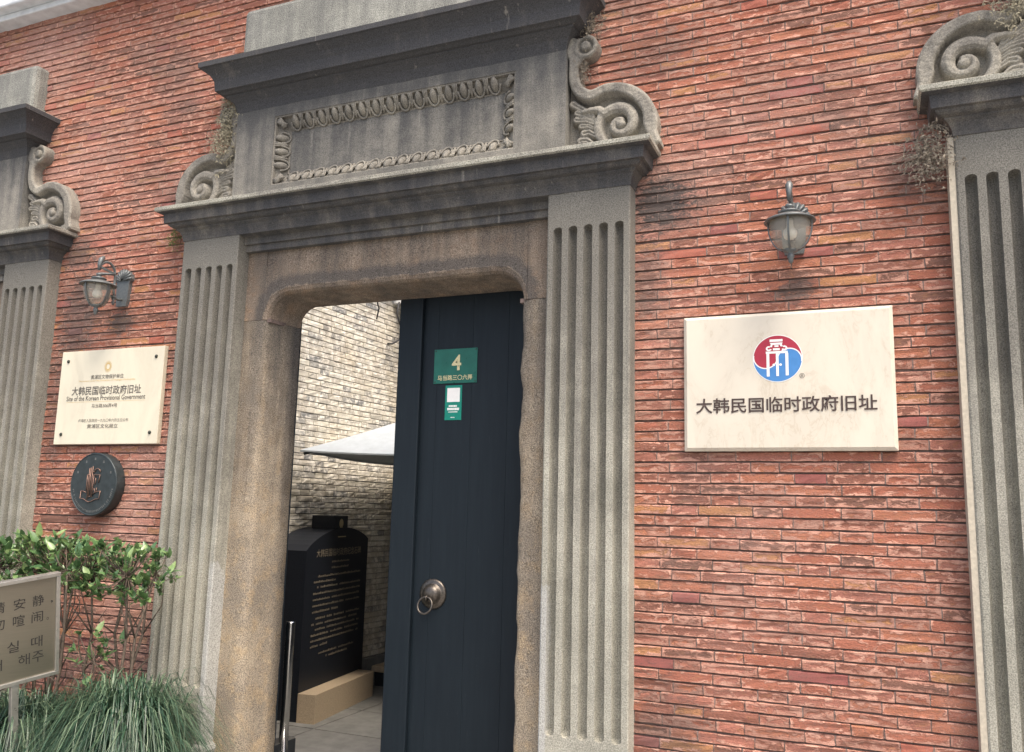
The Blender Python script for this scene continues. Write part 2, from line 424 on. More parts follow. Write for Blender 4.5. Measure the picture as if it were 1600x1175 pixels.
# ------------------------------------------------------------------ mesh helpers
class MB:
    def __init__(s):
        s.v, s.f, s.mi, s.sm = [], [], [], []

    def add(s, vs_, fs, mi=0, smooth=False):
        o = len(s.v)
        s.v += [tuple(q) for q in vs_]
        for f in fs:
            s.f.append(tuple(i + o for i in f))
            s.mi.append(mi)
            s.sm.append(smooth)

    def box(s, x0, x1, y0, y1, z0, z1, mi=0, c=0.0):
        if c <= 0:
            v = [(x, y, z) for z in (z0, z1) for y in (y0, y1) for x in (x0, x1)]
            s.add(v, [(0, 2, 3, 1), (4, 5, 7, 6), (0, 1, 5, 4), (2, 6, 7, 3), (0, 4, 6, 2), (1, 3, 7, 5)], mi)
            return
        bm = bmesh.new()
        bmesh.ops.create_cube(bm, size=1.0)
        for q in bm.verts:
            q.co = Vector(((x0 + x1) / 2 + q.co.x * (x1 - x0), (y0 + y1) / 2 + q.co.y * (y1 - y0), (z0 + z1) / 2 + q.co.z * (z1 - z0)))
        bmesh.ops.bevel(bm, geom=list(bm.edges), offset=c, segments=2, profile=0.5, affect='EDGES')
        bm.verts.index_update()
        s.add([q.co[:] for q in bm.verts], [[q.index for q in f.verts] for f in bm.faces], mi)
        bm.free()

    def tube(s, pts, rad, n=8, mi=0, cap=True):
        pts = [Vector(q) for q in pts]
        if not hasattr(rad, '__len__'):
            rad = [rad] * len(pts)
        vv, ff = [], []
        up = None
        for i, q in enumerate(pts):
            tdir = (pts[min(i + 1, len(pts) - 1)] - pts[max(i - 1, 0)]).normalized()
            if up is None:
                up = tdir.orthogonal().normalized()
            a = (up - tdir * up.dot(tdir))
            a = a.normalized() if a.length > 1e-6 else tdir.orthogonal().normalized()
            up = a
            b = tdir.cross(a)
            for k in range(n):
                th = 2 * math.pi * k / n
                vv.append(q + (a * math.cos(th) + b * math.sin(th)) * rad[i])
        for i in range(len(pts) - 1):
            for k in range(n):
                k2 = (k + 1) % n
                ff.append((i * n + k, i * n + k2, (i + 1) * n + k2, (i + 1) * n + k))
        if cap:
            ff.append(tuple(range(n - 1, -1, -1)))
            ff.append(tuple((len(pts) - 1) * n + k for k in range(n)))
        s.add(vv, ff, mi, True)

    def lathe(s, prof, n=24, c=(0, 0, 0), mi=0, axis='z', smooth=True):
        vv, ff = [], []
        for r, h in prof:
            for k in range(n):
                th = 2 * math.pi * k / n
                a, b = r * math.cos(th), r * math.sin(th)
                q = (a, b, h) if axis == 'z' else (a, -h, b)     # axis 'y': h grows towards the viewer (-y)
                vv.append((c[0] + q[0], c[1] + q[1], c[2] + q[2]))
        for i in range(len(prof) - 1):
            for k in range(n):
                k2 = (k + 1) % n
                ff.append((i * n + k, i * n + k2, (i + 1) * n + k2, (i + 1) * n + k))
        if prof[0][0] > 1e-6:
            ff.append(tuple(range(n - 1, -1, -1)))
        if prof[-1][0] > 1e-6:
            ff.append(tuple((len(prof) - 1) * n + k for k in range(n)))
        s.add(vv, ff, mi, smooth)

    def grid(s, P, mi=0, smooth=True, close=False):
        """P: rows of points"""
        nr, nc = len(P), len(P[0])
        vv = [q for row in P for q in row]
        ff = [(i * nc + j, i * nc + j + 1, (i + 1) * nc + j + 1, (i + 1) * nc + j) for i in range(nr - 1) for j in range(nc - 1)]
        s.add(vv, ff, mi, smooth)

    def poly(s, pts, y, mi=0):     # flat polygon facing the viewer (-y) at depth y; pts in (x, z), counter-clockwise seen from the front
        s.add([(x, y, z) for x, z in pts], [tuple(range(len(pts)))], mi)

    def prism(s, pts, y0, y1, mi=0):   # polygon (x, z) ccw from the front, extruded from y0 (front) to y1 (back)
        n = len(pts)
        s.add([(x, y0, z) for x, z in pts] + [(x, y1, z) for x, z in pts],
              [tuple(range(n)), tuple(range(2 * n - 1, n - 1, -1))] + [(i, n + i, n + (i + 1) % n, (i + 1) % n) for i in range(n)], mi)

    def mesh(s, name, mats):
        me = bpy.data.meshes.new(name)
        me.from_pydata(s.v, [], s.f)
        for m in (mats if isinstance(mats, (list, tuple)) else [mats]):
            me.materials.append(m)
        me.polygons.foreach_set('material_index', s.mi)
        me.polygons.foreach_set('use_smooth', s.sm)
        me.update()
        return me

    def build(s, name, mats, parent=None, loc=(0, 0, 0), rot=None):
        return link(name, s.mesh(name, mats), parent, loc, rot)


def link(name, me, parent=None, loc=(0, 0, 0), rot=None):
    o = bpy.data.objects.new(name, me)
    col.objects.link(o)
    o.location = loc
    if rot:
        o.rotation_euler = rot
    if parent:
        o.parent = parent
    return o


def thing(name, label, cat, loc=(0, 0, 0), rot=None, group=None):
    o = link(name, None, None, loc, rot)
    return tag(o, label, cat, group)


def tag(o, label, cat, group=None):
    o['label'] = label
    o['category'] = cat
    if group:
        o['group'] = group
    return o


def stuff(o):
    o['kind'] = 'stuff'
    return o


def struct(o):
    o['kind'] = 'structure'
    return o


def normals_out(me):
    bm = bmesh.new()
    bm.from_mesh(me)
    bmesh.ops.recalc_face_normals(bm, faces=bm.faces)
    bm.to_mesh(me)
    bm.free()


def nz(x, y, z, sc=1.0):
    return mnoise.noise(Vector((x * sc, y * sc, z * sc)))


def text(name, body, w, h, x, y, z, mat, parent, bold=0.0, depth=0.0012, fit=True, rot=None):
    """lettering on a plane facing -y, centred at (x, z), fitted into w by h"""
    cu = bpy.data.curves.new(name, 'FONT')
    cu.body = body
    cu.extrude = 0.0
    cu.offset = bold
    cu.resolution_u = 3
    cu.align_x = 'CENTER'
    to = bpy.data.objects.new(name, cu)
    col.objects.link(to)
    bpy.context.view_layer.update()
    me = bpy.data.meshes.new_from_object(to.evaluated_get(bpy.context.evaluated_depsgraph_get()))
    bpy.data.objects.remove(to)
    n = len(me.vertices)
    a = np.empty(n * 3)
    me.vertices.foreach_get('co', a)
    a = a.reshape(-1, 3)
    lo, hi = a.min(0), a.max(0)
    sc = np.array([w / (hi[0] - lo[0]), h / (hi[1] - lo[1])])
    if not fit:
        sc[:] = sc.min()
    q = np.zeros_like(a)
    q[:, 0] = x + (a[:, 0] - (lo[0] + hi[0]) / 2) * sc[0]
    q[:, 2] = z + (a[:, 1] - (lo[1] + hi[1]) / 2) * sc[1]
    q[:, 1] = y - depth
    me.vertices.foreach_set('co', q.ravel())
    me.materials.clear()
    me.materials.append(mat)
    me.update()
    return link(name, me, parent)


# ------------------------------------------------------------------ the setting: ground, bed
GX = -2.297       # centre line of the main gateway
mb = MB()
mb.box(-400, 400, -400, 400, -0.30, -0.012)
struct(mb.build('ground', M['paving']))
mb = MB()
mb.box(-4.55, 2.2, 0.02, 9.0, -0.011, 0.0)
floor = struct(mb.build('courtyard_floor', M['concrete']))
for i in range(6):
    for j in range(9):
        x0, y0 = -4.5 + i * 0.82 + random.uniform(-.002, .002), 0.32 + j * 0.62
        mb = MB()
        mb.box(x0, x0 + 0.808, y0, y0 + 0.608, 0.0005, 0.0045 + random.uniform(0, .002), c=0.0015)
        mb.build('paving_slab', M['concrete'], floor)
mb = MB()
mb.box(-7.5, -3.1, -1.35, 0.0, -0.01, 0.16)
struct(mb.build('planting_bed_soil', M['soil']))
lane = struct(MB().build('lane_paving', M['paving']))
for i in range(16):
    for j in range(5):
        x0, y0 = -6.4 + i * 0.62, -3.9 + j * 0.62
        if x0 < -3.4 and y0 > -2.0:
            continue
        mb = MB()
        mb.box(x0, x0 + 0.61, y0, y0 + 0.61, -0.011, 0.0 + random.uniform(0, .003), c=0.002)
        mb.build('paving_slab', M['paving'], lane)

# ------------------------------------------------------------------ the red brick wall
GATES = [(GX, 0.0), (1.642, 0.03), (-6.015, 0.0)]
WALL_TOP = 4.815
wall = thing('brick_wall', 'long red brick street wall carrying the lamps, plaques and stone gateways', 'wall', (0, 0, 0))
mb = MB()
mb.box(-8.2, GX - 0.95, 0.011, 0.27, 0, WALL_TOP)
mb.box(GX + 0.95, 4.6, 0.011, 0.27, 0, WALL_TOP)
mb.box(GX - 0.95, GX + 0.95, 0.011, 0.27, 2.93, WALL_TOP)
mb.build('wall_core', M['mortar'], wall)
mb = MB()
mb.box(-8.3, 4.7, -0.17, 0.45, WALL_TOP, WALL_TOP + 0.085, c=0.012)
mb.box(-8.3, 4.7, -0.10, 0.40, WALL_TOP - 0.045, WALL_TOP - 0.001, c=0.008)
mb.build('coping', M['coping'], wall)

PITCH, JOINT, PER = 0.0456, 0.0070, 0.3417


def brick_mesh(L, H, seed, depth=0.03, amp=0.0022):
    """hewn brick: 5 x 2 rough front, square sides; uv = distance to its edges in decimetres"""
    rg = random.Random(seed)
    us, vs_ = (0, 0.14, 0.5, 0.86, 1), (0, 0.5, 0.88, 1)
    V, UV, F = [], [], []
    for v in vs_:
        for u in us:
            e = (u in (0, 1)) or (v in (0, 1))
            dx = rg.uniform(-.0016, .0016) if u in (0, 1) else rg.uniform(-.006, .006)
            dz = rg.uniform(-.0013, .0013)
            dy = rg.uniform(-amp, amp) * (0.8 if e else 1.5) + (0.0075 if v == 1 else 0.0)
            V.append((u * L + dx, dy, v * H + dz))
            UV.append((min(u, 1 - u) * L * 10, min(v, 1 - v) * H * 10))
    for i in range(3):
        for j in range(4):
            a = i * 5 + j
            F.append((a, a + 1, a + 6, a + 5))
    rim = [0, 1, 2, 3, 4, 9, 14, 19, 18, 17, 16, 15, 10, 5]
    o = len(V)
    for k in rim:
        x, y, z = V[k]
        V.append((x, depth, z))
        UV.append((0, 0))
    for k in range(14):
        k2 = (k + 1) % 14
        F.append((rim[k2], rim[k], o + k, o + k2))
    return V, F, UV


def make_brick_data(V, F, UV, name, mat):
    me = bpy.data.meshes.new(name)
    me.from_pydata(V, [], F)
    ul = me.uv_layers.new(name='UVMap')
    li = np.empty(len(me.loops), dtype=np.int32)
    me.loops.foreach_get('vertex_index', li)
    ul.data.foreach_set('uv', np.array(UV, dtype=np.float32)[li].ravel())
    me.materials.append(mat)
    me.update()
    return me


def lay_wall(width_range, rows, pitch, joint, period, x_ref, z_ref, head_frac, skip):
    """Flemish bond; returns (x, z, length, kind)"""
    out = []
    rg = random.Random(3)
    for k in range(*rows):
        z = z_ref + k * pitch
        off = x_ref + (period / 2 if k % 2 else 0.0) + rg.uniform(-.012, .012)
        i0 = int(math.floor((width_range[0] - off) / period)) - 1
        i1 = int(math.ceil((width_range[1] - off) / period)) + 1
        for i in range(i0, i1):
            x = off + i * period
            hl = period * head_frac
            cut = rg.uniform(-.006, .006)
            for (a, b, kd) in ((x, x + hl + cut, 0), (x + hl + cut, x + period, 1)):
                if b - 0.0 < width_range[0] or a > width_range[1]:
                    continue
                if skip((a + b) / 2, z + pitch / 2):
                    continue
                out.append((a + 0.003, z, b - a - 0.0055, kd))
    return out


def project(p):
    d = Vector(p) - CAM
    w = d.dot(fw)
    return 800 + FPX * d.dot(cr) / w, 587.5 - FPX * d.dot(cu_) / w, w


def skip_main(x, z):
    for gx, dz in GATES:
        d = abs(x - gx)
        zz = z - dz
        if zz < 3.0 and d < 1.19:
            return True
        if 3.0 <= zz < 3.16 and d < 1.18:
            return True
        if 3.16 <= zz < 4.36 and d < 0.86:
            return True
    return z + 0.02 > WALL_TOP - 0.02


bricks = lay_wall((-8.1, 4.5), (-22, 84), PITCH, JOINT, PER, -0.823, 0.9957 + JOINT / 2, 0.345, skip_main)
bricks = [(b[0], b[1] + 0.0026 * nz(b[0] * 1.3, b[1] * 9, 2.0, 1.0) + 0.0008 * math.sin(b[0] * 40 + b[1] * 300), b[2], b[3]) for b in bricks if b[1] > 0.0]
HB = PITCH - JOINT


def covered(x, z):
    """what else hides the wall from the photograph's viewpoint"""
    if -0.76 < x < 0.08 and 1.81 < z < 2.4:
        return True
    if -4.56 < x < -3.745 and 1.87 < z < 2.43:
        return True
    for gx, dz in GATES:
        if abs(x - gx) < 1.33 and z - dz < 3.2:
            return True
    return x < -3.5 and z < 0.62


def score(b):
    x, z, L, kd = b
    px, py, w = project((x + L / 2, 0, z))
    if not (5 < px < 1595 and 5 < py < 1170) or covered(x + L / 2, z):
        return -1.0
    a, b_ = project((x, 0, z)), project((x + L, 0, z + HB))
    return abs(b_[0] - a[0]) * FPX * HB / w


order = sorted(range(len(bricks)), key=lambda i: -score(bricks[i]))
own = set(order[:300])
variants = {}
for kd, L in ((0, PER * 0.345 - 0.0045), (1, PER * 0.655 - 0.0045)):
    variants[kd] = [(make_brick_data(*brick_mesh(L, HB, 100 * kd + s), 'brick', M['brick']), L) for s in range(14)]
rg = random.Random(11)
V, F, UV = [], [], []
for i, (x, z, L, kd) in enumerate(bricks):
    ty = rg.uniform(-.0022, .0022)
    if i in own:
        me, L0 = rg.choice(variants[kd])
        o = link('brick', me, wall, (x, ty, z), (rg.uniform(-.02, .02), rg.uniform(-.004, .004), rg.uniform(-.006, .006)))
        o.scale.x = L / L0
    else:
        v, f, uv = brick_mesh(L, HB, rg.random())
        n = len(V)
        V += [(a + x, b + ty, c + z) for a, b, c in v]
        F += [tuple(k + n for k in q) for q in f]
        UV += uv
stuff(link('brick_rest', make_brick_data(V, F, UV, 'brick_rest', M['brick_rest']), wall))
# the upright joints, pointed almost flush
mb = MB()
for (x, z, L, kd) in bricks:
    mb.box(x - 0.0052, x + 0.0016, 0.0045, 0.02, z + 0.001, z + HB - 0.001)
stuff(mb.build('mortar_joints', M['perpend'], wall))


# ------------------------------------------------------------------ stone gateway
def pilaster(cx, w, ztop, seed):
    """fluted shaft, front face at y = -0.09"""
    FR, D, R = 0.09, 0.050, 0.0215
    fc = [cx + (i - 2) * 0.0738 for i in range(5)]
    xs = [cx - w / 2]
    for c in fc:
        xs += [c - R - 0.004, c - R] + [c + R * t for t in (-.92, -.7, -.4, 0, .4, .7, .92)] + [c + R, c + R + 0.004]
    xs += [cx + w / 2]
    zb, zt = 0.62, 2.835
    zs = [0.33, 0.45, 0.56]
    zs += [zb - R * t for t in (1.15, 1.0, .92, .75, .5, .25, 0)]
    zs += list(np.linspace(zb, zt, 34)[1:-1])
    zs += [zt + R * t for t in (0, .25, .5, .75, .92, 1.0, 1.15)]
    zs += [2.90, 2.96, ztop]
    rows = []
    for z in zs:
        row = []
        for x in xs:
            dep = 0.0
            for c in fc:
                dx = abs(x - c) / R
                dz = max(0.0, zb - z, z - zt) / R
                q = dx * dx + dz * dz
                if q < 1:
                    dep = D * (1 - q) ** 0.42
            j = 0.0016 * nz(x + seed, 3.1, z, 9)
            row.append((x + 0.0012 * nz(x, seed, z, 14), -FR + dep + j, z))
        row = [(cx - w / 2 - 0.006, 0.06, z), (cx - w / 2 - 0.006, -FR + 0.004, z)] + row + [(cx + w / 2 + 0.006, -FR + 0.004, z), (cx + w / 2 + 0.006, 0.06, z)]
        rows.append(row)
    mb = MB()
    mb.grid(rows, smooth=False)
    return mb


def base_block(cx, w):
    mb = MB()
    prof = [(0.33, 0.094), (0.318, 0.112), (0.30, 0.118), (0.285, 0.112), (0.276, 0.108), (0.27, 0.122), (0.245, 0.136), (0.22, 0.136), (0.205, 0.124), (0.20, 0.13), (0.0, 0.13)]
    rows = []
    for z, p in reversed(prof):
        h = w / 2 + p - 0.09
        rows.append([(cx - h, 0.05, z), (cx - h, -p, z), (cx + h, -p, z), (cx + h, 0.05, z)])
    mb.grid(rows, smooth=False)
    n = len(rows)
    mb.add(rows[-1], [(0, 1, 2, 3)])
    return mb


def entablature(prof, h0, nseg=44, amp=0.0018, chips=0.006, seed=0.0, lighttop=9.0):
    """moulding run along x with mitred returns; prof = (z, projection) from below to above"""
    rows = []
    for z, p in prof:
        h = h0 + p
        row = [(-h, 0.06, z), (-h, -p * 0.5 + 0.03, z)]
        for k in range(nseg + 1):
            t = k / nseg
            x = -h + 2 * h * t
            j = amp * nz(x + seed, p * 40, z * 3, 7)
            c = chips * max(0.0, nz(x + seed, 9 + z * 9, p * 9, 5.0) - 0.35) if p > 0.14 else 0.0
            row.append((x, -p + j + c * 1.2, z + 0.6 * j - (c * 0.6)))
        row += [(h, -p * 0.5 + 0.03, z), (h, 0.06, z)]
        rows.append(row)
    mb = MB()
    mb.grid(rows, smooth=False)
    n, nc = len(rows), len(rows[0])
    mb.add(rows[0], [tuple(range(nc - 1, -1, -1))])
    mb.add(rows[-1], [tuple(range(nc))])
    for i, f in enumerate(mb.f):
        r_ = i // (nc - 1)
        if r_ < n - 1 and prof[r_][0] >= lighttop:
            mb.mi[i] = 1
    return mb


OUT = [(0.975, 3.80), (1.06, 3.80), (1.10, 3.812), (1.128, 3.797), (1.145, 3.765), (1.138, 3.728), (1.112, 3.70), (1.078, 3.692), (1.056, 3.672), (1.049, 3.645),
       (1.054, 3.598), (1.070, 3.560), (1.107, 3.532), (1.137, 3.536), (1.165, 3.545), (1.20, 3.55), (1.266, 3.540), (1.332, 3.509), (1.386, 3.458), (1.42, 3.396),
       (1.434, 3.332), (1.430, 3.283), (1.412, 3.24), (1.40, 3.19), (0.975, 3.19)]
INN = [(0.975, 3.70), (0.998, 3.70), (0.998, 3.614), (1.011, 3.553), (1.04, 3.507), (1.087, 3.478), (1.126, 3.477), (1.177, 3.496), (1.233, 3.493), (1.288, 3.469), (1.332, 3.428),
       (1.359, 3.378), (1.365, 3.321), (1.352, 3.262), (1.335, 3.19), (0.975, 3.19)]


def dense(poly, n=5):
    """Catmull-Rom through a closed polygon"""
    P = [np.array(p) for p in poly]
    out, N = [], len(P)
    for i in range(N):
        a, b, c, d = P[i - 1], P[i], P[(i + 1) % N], P[(i + 2) % N]
        for k in range(n):
            t = k / n
            out.append(0.5 * ((2 * b) + (-a + c) * t + (2 * a - 5 * b + 4 * c - d) * t * t + (-a + 3 * b - 3 * c + d) * t ** 3))
    return np.array(out)


def inside(poly, X, Z):
    r = np.zeros(X.shape, bool)
    n = len(poly)
    for i in range(n):
        x0, z0 = poly[i]
        x1, z1 = poly[(i + 1) % n]
        if z0 == z1:
            continue
        c = ((z0 > Z) != (z1 > Z)) & (X < (x1 - x0) * (Z - z0) / (z1 - z0) + x0)
        r ^= c
    return r


def dist_line(pts, X, Z, closed=False):
    best = np.full(X.shape, 1e9)
    bx, bz, bt = np.zeros(X.shape), np.zeros(X.shape), np.zeros(X.shape)
    n = len(pts)
    for i in range(n if closed else n - 1):
        a, b = pts[i], pts[(i + 1) % n]
        d = b - a
        L = max((d ** 2).sum(), 1e-12)
        t = np.clip(((X - a[0]) * d[0] + (Z - a[1]) * d[1]) / L, 0, 1)
        qx, qz = a[0] + t * d[0], a[1] + t * d[1]
        dd = np.hypot(X - qx, Z - qz)
        m = dd < best
        best = np.where(m, dd, best)
        bx, bz, bt = np.where(m, qx, bx), np.where(m, qz, bz), np.where(m, i + t, bt)
    return best, bx, bz, bt


def sstep(v, a, b):
    t = np.clip((v - a) / (b - a), 0, 1)
    return t * t * (3 - 2 * t)


def volute_mesh(mirror, name):
    """scroll bracket carved in relief against the wall beside the frieze"""
    outp, innp = dense(OUT[:-2], 6), dense(INN[:-2], 6)
    outp = np.vstack([outp[:-6], [[1.40, 3.19], [0.975, 3.19]]])
    innp = np.vstack([innp[:-6], [[1.335, 3.19], [0.975, 3.19]]])
    st = 0.0042
    xs, zs = np.arange(0.972, 1.45, st), np.arange(3.185, 3.822, st)
    X, Z = np.meshgrid(xs, zs)
    ins = inside(outp, X, Z)
    dO, qx, qz, _ = dist_line(outp, X, Z, True)
    inI = inside(innp, X, Z)
    dI, _, _, _ = dist_line(innp[:-2], X, Z)
    h = np.full(X.shape, 0.072)
    rim = 0.072 - 0.008 * (1 - sstep(np.minimum(dO, dI), 0, 0.012))
    h = np.where(inI, 0.010, rim)
    # the inner scroll: a tapering band winding into an eye
    ex, ez = 1.258, 3.338
    T = np.linspace(0, 2.35 * math.pi, 90)
    rad = 0.095 * np.exp(-0.235 * T) + 0.006
    ang = math.radians(205) - T
    ang = math.radians(140) - T
    sp = np.stack([ex + rad * np.cos(ang) - 0.004, ez + rad * np.sin(ang)], 1)
    pre = np.array([(1.075, 3.425), (1.11, 3.432), (1.15, 3.428), (1.18, 3.405)])
    line = np.vstack([pre, sp[2:]])
    ds, _, _, ti = dist_line(line, X, Z)
    wd = np.interp(ti, [0, 3, 10, 40, len(line)], [0.016, 0.026, 0.033, 0.027, 0.017])
    band = 0.010 + 0.056 * np.clip(1 - (ds / wd) ** 4, 0, 1) ** 0.35 - 0.007 * np.exp(-((ds - wd * 0.62) / 0.0035) ** 2)
    h = np.where(inI & (ds < wd), np.maximum(h, band), h)
    de = np.hypot(X - ex, Z - ez)
    h = np.where(de < 0.022, 0.06 + 0.012 * np.sqrt(np.clip(1 - (de / 0.022) ** 2, 0, 1)), h)
    # lower turn under the eye
    T2 = np.linspace(math.radians(150), math.radians(285), 30)
    low = np.stack([ex + 0.112 * np.cos(T2), ez + 0.112 * np.sin(T2)], 1)
    d2, _, _, t2 = dist_line(low, X, Z)
    b2 = 0.01 + 0.05 * np.clip(1 - (d2 / 0.024) ** 4, 0, 1) ** 0.35
    h = np.where(inI & (d2 < 0.024), np.maximum(h, b2), h)
    # acanthus lobes
    lobes = [([(1.12, 3.40), (1.08, 3.435), (1.04, 3.462), (1.018, 3.478)], .024), ([(1.13, 3.385), (1.08, 3.41), (1.04, 3.43)], .02), ([(1.14, 3.36), (1.09, 3.385), (1.035, 3.395)], .021),
             ([(1.14, 3.33), (1.10, 3.355), (1.06, 3.36)], .018), ([(1.135, 3.30), (1.10, 3.325), (1.075, 3.322)], .024), ([(1.13, 3.25), (1.09, 3.285), (1.06, 3.285)], .027), ([(1.12, 3.215), (1.05, 3.235)], .024)]
    for pts, r in lobes:
        dl, _, _, tl = dist_line(np.array(pts), X, Z)
        rr = r * (0.65 + 0.5 * np.clip(tl / (len(pts) - 1), 0, 1))
        hl = 0.010 + 0.048 * np.sqrt(np.clip(1 - (dl / rr) ** 2, 0, 1))
        hl -= 0.012 * np.exp(-(dl / (rr * 0.2)) ** 2)
        h = np.where(inI & (dl < rr), np.maximum(h, hl), h)
    # the little curl under the upper cornice
    dc = np.hypot(X - 1.085, Z - 3.756)
    cur = np.where(dc < 0.058, 0.074 - 0.018 * np.exp(-((dc - 0.031) / 0.007) ** 2) + 0.006 * (dc < 0.024), 0)
    h = np.where(dc < 0.058, np.maximum(cur, 0.05), h)
    rgn = np.random.RandomState(4)
    h = h + rgn.uniform(-.0010, .0010, h.shape)
    wear = np.array([[nz(a, b, 3.0, 30) + 0.6 * nz(a, b, 8.0, 70) for a, b in zip(ra_, rb_)] for ra_, rb_ in zip(X, Z)])
    h = h + 0.0022 * wear
    # topology: cells with any corner inside; outside corners snap to the outline
    cell = ins[:-1, :-1] | ins[1:, :-1] | ins[:-1, 1:] | ins[1:, 1:]
    used = np.zeros(X.shape, bool)
    used[:-1, :-1] |= cell
    used[1:, :-1] |= cell
    used[:-1, 1:] |= cell
    used[1:, 1:] |= cell
    X = np.where(used & ~ins, qx, X)
    Z = np.where(used & ~ins, qz, Z)
    h = np.where(used & ~ins, np.where(h < 0.03, h, 0.062), h)
    idx = -np.ones(X.shape, int)
    idx[used] = np.arange(used.sum())
    sgn = -1.0 if mirror else 1.0
    V = [(sgn * a, -b, c) for a, b, c in zip(X[used], h[used], Z[used])]
    F = []
    edges = {}
    for i, j in zip(*np.nonzero(cell)):
        f = (idx[i, j], idx[i, j + 1], idx[i + 1, j + 1], idx[i + 1, j])
        if mirror:
            f = f[::-1]
        F.append(tuple(int(k) for k in f))
        for k in range(4):
            e = (f[k], f[(k + 1) % 4])
            edges[(int(e[0]), int(e[1]))] = 1
    bound = [e for e in edges if (e[1], e[0]) not in edges]
    nv = len(V)
    mp = {}
    for a, b in bound:
        for q in (a, b):
            if q not in mp:
                mp[q] = nv + len(mp)
                V.append((V[q][0], 0.03, V[q][2]))
    ns = len(F)
    for a, b in bound:
        F.append((b, a, mp[a], mp[b]))
    me = bpy.data.meshes.new(name)
    me.from_pydata(V, [], F)
    me.materials.append(M['volute'])
    me.polygons.foreach_set('use_smooth', [k < ns for k in range(len(F))])
    me.update()
    return me


def egg_frame():
    """egg-and-dart moulding round the sunk panel"""
    mb = MB()
    hw, zb, zt, fwid = 0.73, 3.285, 3.69, 0.082
    P = 0.085
    ring = [(0.0, P - 0.004), (0.10, P - 0.006), (0.13, P - 0.026), (0.35, P - 0.034), (0.6, P - 0.046), (0.85, P - 0.056), (0.90, P - 0.050), (1.0, P - 0.058)]
    for t0, t1 in zip(ring[:-1], ring[1:]):
        a, b = t0[0] * fwid, t1[0] * fwid
        o = [(-hw + a, zb + a), (hw - a, zb + a), (hw - a, zt - a), (-hw + a, zt - a)]
        i = [(-hw + b, zb + b), (hw - b, zb + b), (hw - b, zt - b), (-hw + b, zt - b)]
        v = [(x, -t0[1], z) for x, z in o] + [(x, -t1[1], z) for x, z in i]
        mb.add(v, [(k, (k + 1) % 4, 4 + (k + 1) % 4, 4 + k) for k in range(4)])

    def egg(c, along, across, rl, ra):
        cx, cz = c
        rows = []
        for i in range(5):
            th = math.pi / 2 * i / 4
            row = []
            for k in range(13):
                ph = 2 * math.pi * k / 12
                s_ = math.cos(th)
                u, v = rl * s_ * math.cos(ph), ra * s_ * math.sin(ph) * (1.12 if math.sin(ph) > 0 else 0.95)
                lift = 0.028 * math.sin(th)
                base = 0.046 + 0.022 * (v / ra)
                row.append((cx + along[0] * u + across[0] * v, -(base + lift), cz + along[1] * u + across[1] * v))
            rows.append(row)
        mb.grid(rows)
        # raised shell round the egg, open towards the outer edge
        pts = []
        for k in range(11):
            ph = math.pi * (1.04 * k / 10 + 0.98)
            u, v = (rl + 0.0095) * math.cos(ph), (ra + 0.006) * math.sin(ph)
            pts.append((cx + along[0] * u + across[0] * v, -(0.058 + 0.021 * (v / ra)), cz + along[1] * u + across[1] * v))
        mb.tube(pts, 0.0062, 6)

    def dart(c, along, across, ra):
        cx, cz = c
        for du, rr in ((0.0, 0.0062), (0.0105, 0.0048), (-0.0105, 0.0048)):
            pts = []
            for k in range(5):
                v = ra * (1 - 2 * k / 4)
                u = du * (0.6 + 0.4 * (v / ra))
                pts.append((cx + along[0] * u + across[0] * v, -(0.060 + 0.021 * (v / ra)), cz + along[1] * u + across[1] * v))
            mb.tube(pts, [rr * q for q in (1.0, 1.0, 0.9, 0.7, 0.4)], 5)

    mid = fwid / 2
    runs = [((-hw, zb + mid), (1, 0), (0, -1), 1.46), ((-hw, zt - mid), (1, 0), (0, 1), 1.46), ((-hw + mid, zb), (0, 1), (-1, 0), zt - zb), ((hw - mid, zb), (0, 1), (1, 0), zt - zb)]
    for (sx, sz), al, ac, L in runs:
        n = int(round((L - 2 * fwid) / 0.0875))
        pit = (L - 2 * fwid) / n
        for k in range(n):
            d = fwid + pit * (k + 0.5)
            egg((sx + al[0] * d, sz + al[1] * d), al, ac, 0.0215, 0.033)
            if k:
                d = fwid + pit * k
                dart((sx + al[0] * d, sz + al[1] * d), al, ac, 0.032)
    for sx in (-1, 1):
        for sz, zc in ((-1, zb + mid), (1, zt - mid)):
            cx = sx * (hw - mid)
            for a in (-0.5, 0, 0.5):
                ax, az = math.cos(math.atan2(sz, sx) + a), math.sin(math.atan2(sz, sx) + a)
                pts = [(cx + ax * r_, -(0.056 + 0.25 * r_ + 0.012), zc + az * r_) for r_ in (-0.03, -0.01, 0.012, 0.032)]
                mb.tube(pts, [0.006, 0.012, 0.013, 0.007], 6)
    return mb


def frieze():
    """block between the cornices with a sunk panel"""
    P, hw, z0, z1 = 0.085, 0.995, 3.18, 3.775
    pw, zb, zt = 0.73, 3.285, 3.69
    mb = MB()
    o = [(-hw, z0), (hw, z0), (hw, z1), (-hw, z1)]
    i = [(-pw, zb), (pw, zb), (pw, zt), (-pw, zt)]
    mb.add([(x, -P, z) for x, z in o] + [(x, -P, z) for x, z in i], [(k, (k + 1) % 4, 4 + (k + 1) % 4, 4 + k) for k in range(4)])
    mb.add([(x, -P, z) for x, z in i] + [(x, -P + 0.008, z) for x, z in i], [(k, (k + 1) % 4, 4 + (k + 1) % 4, 4 + k) for k in range(4)])
    mb.add([(-hw, -P, z0), (-hw, 0.06, z0), (-hw, 0.06, z1), (-hw, -P, z1)], [(3, 2, 1, 0)])
    mb.add([(hw, -P, z0), (hw, 0.06, z0), (hw, 0.06, z1), (hw, -P, z1)], [(0, 1, 2, 3)])
    return mb


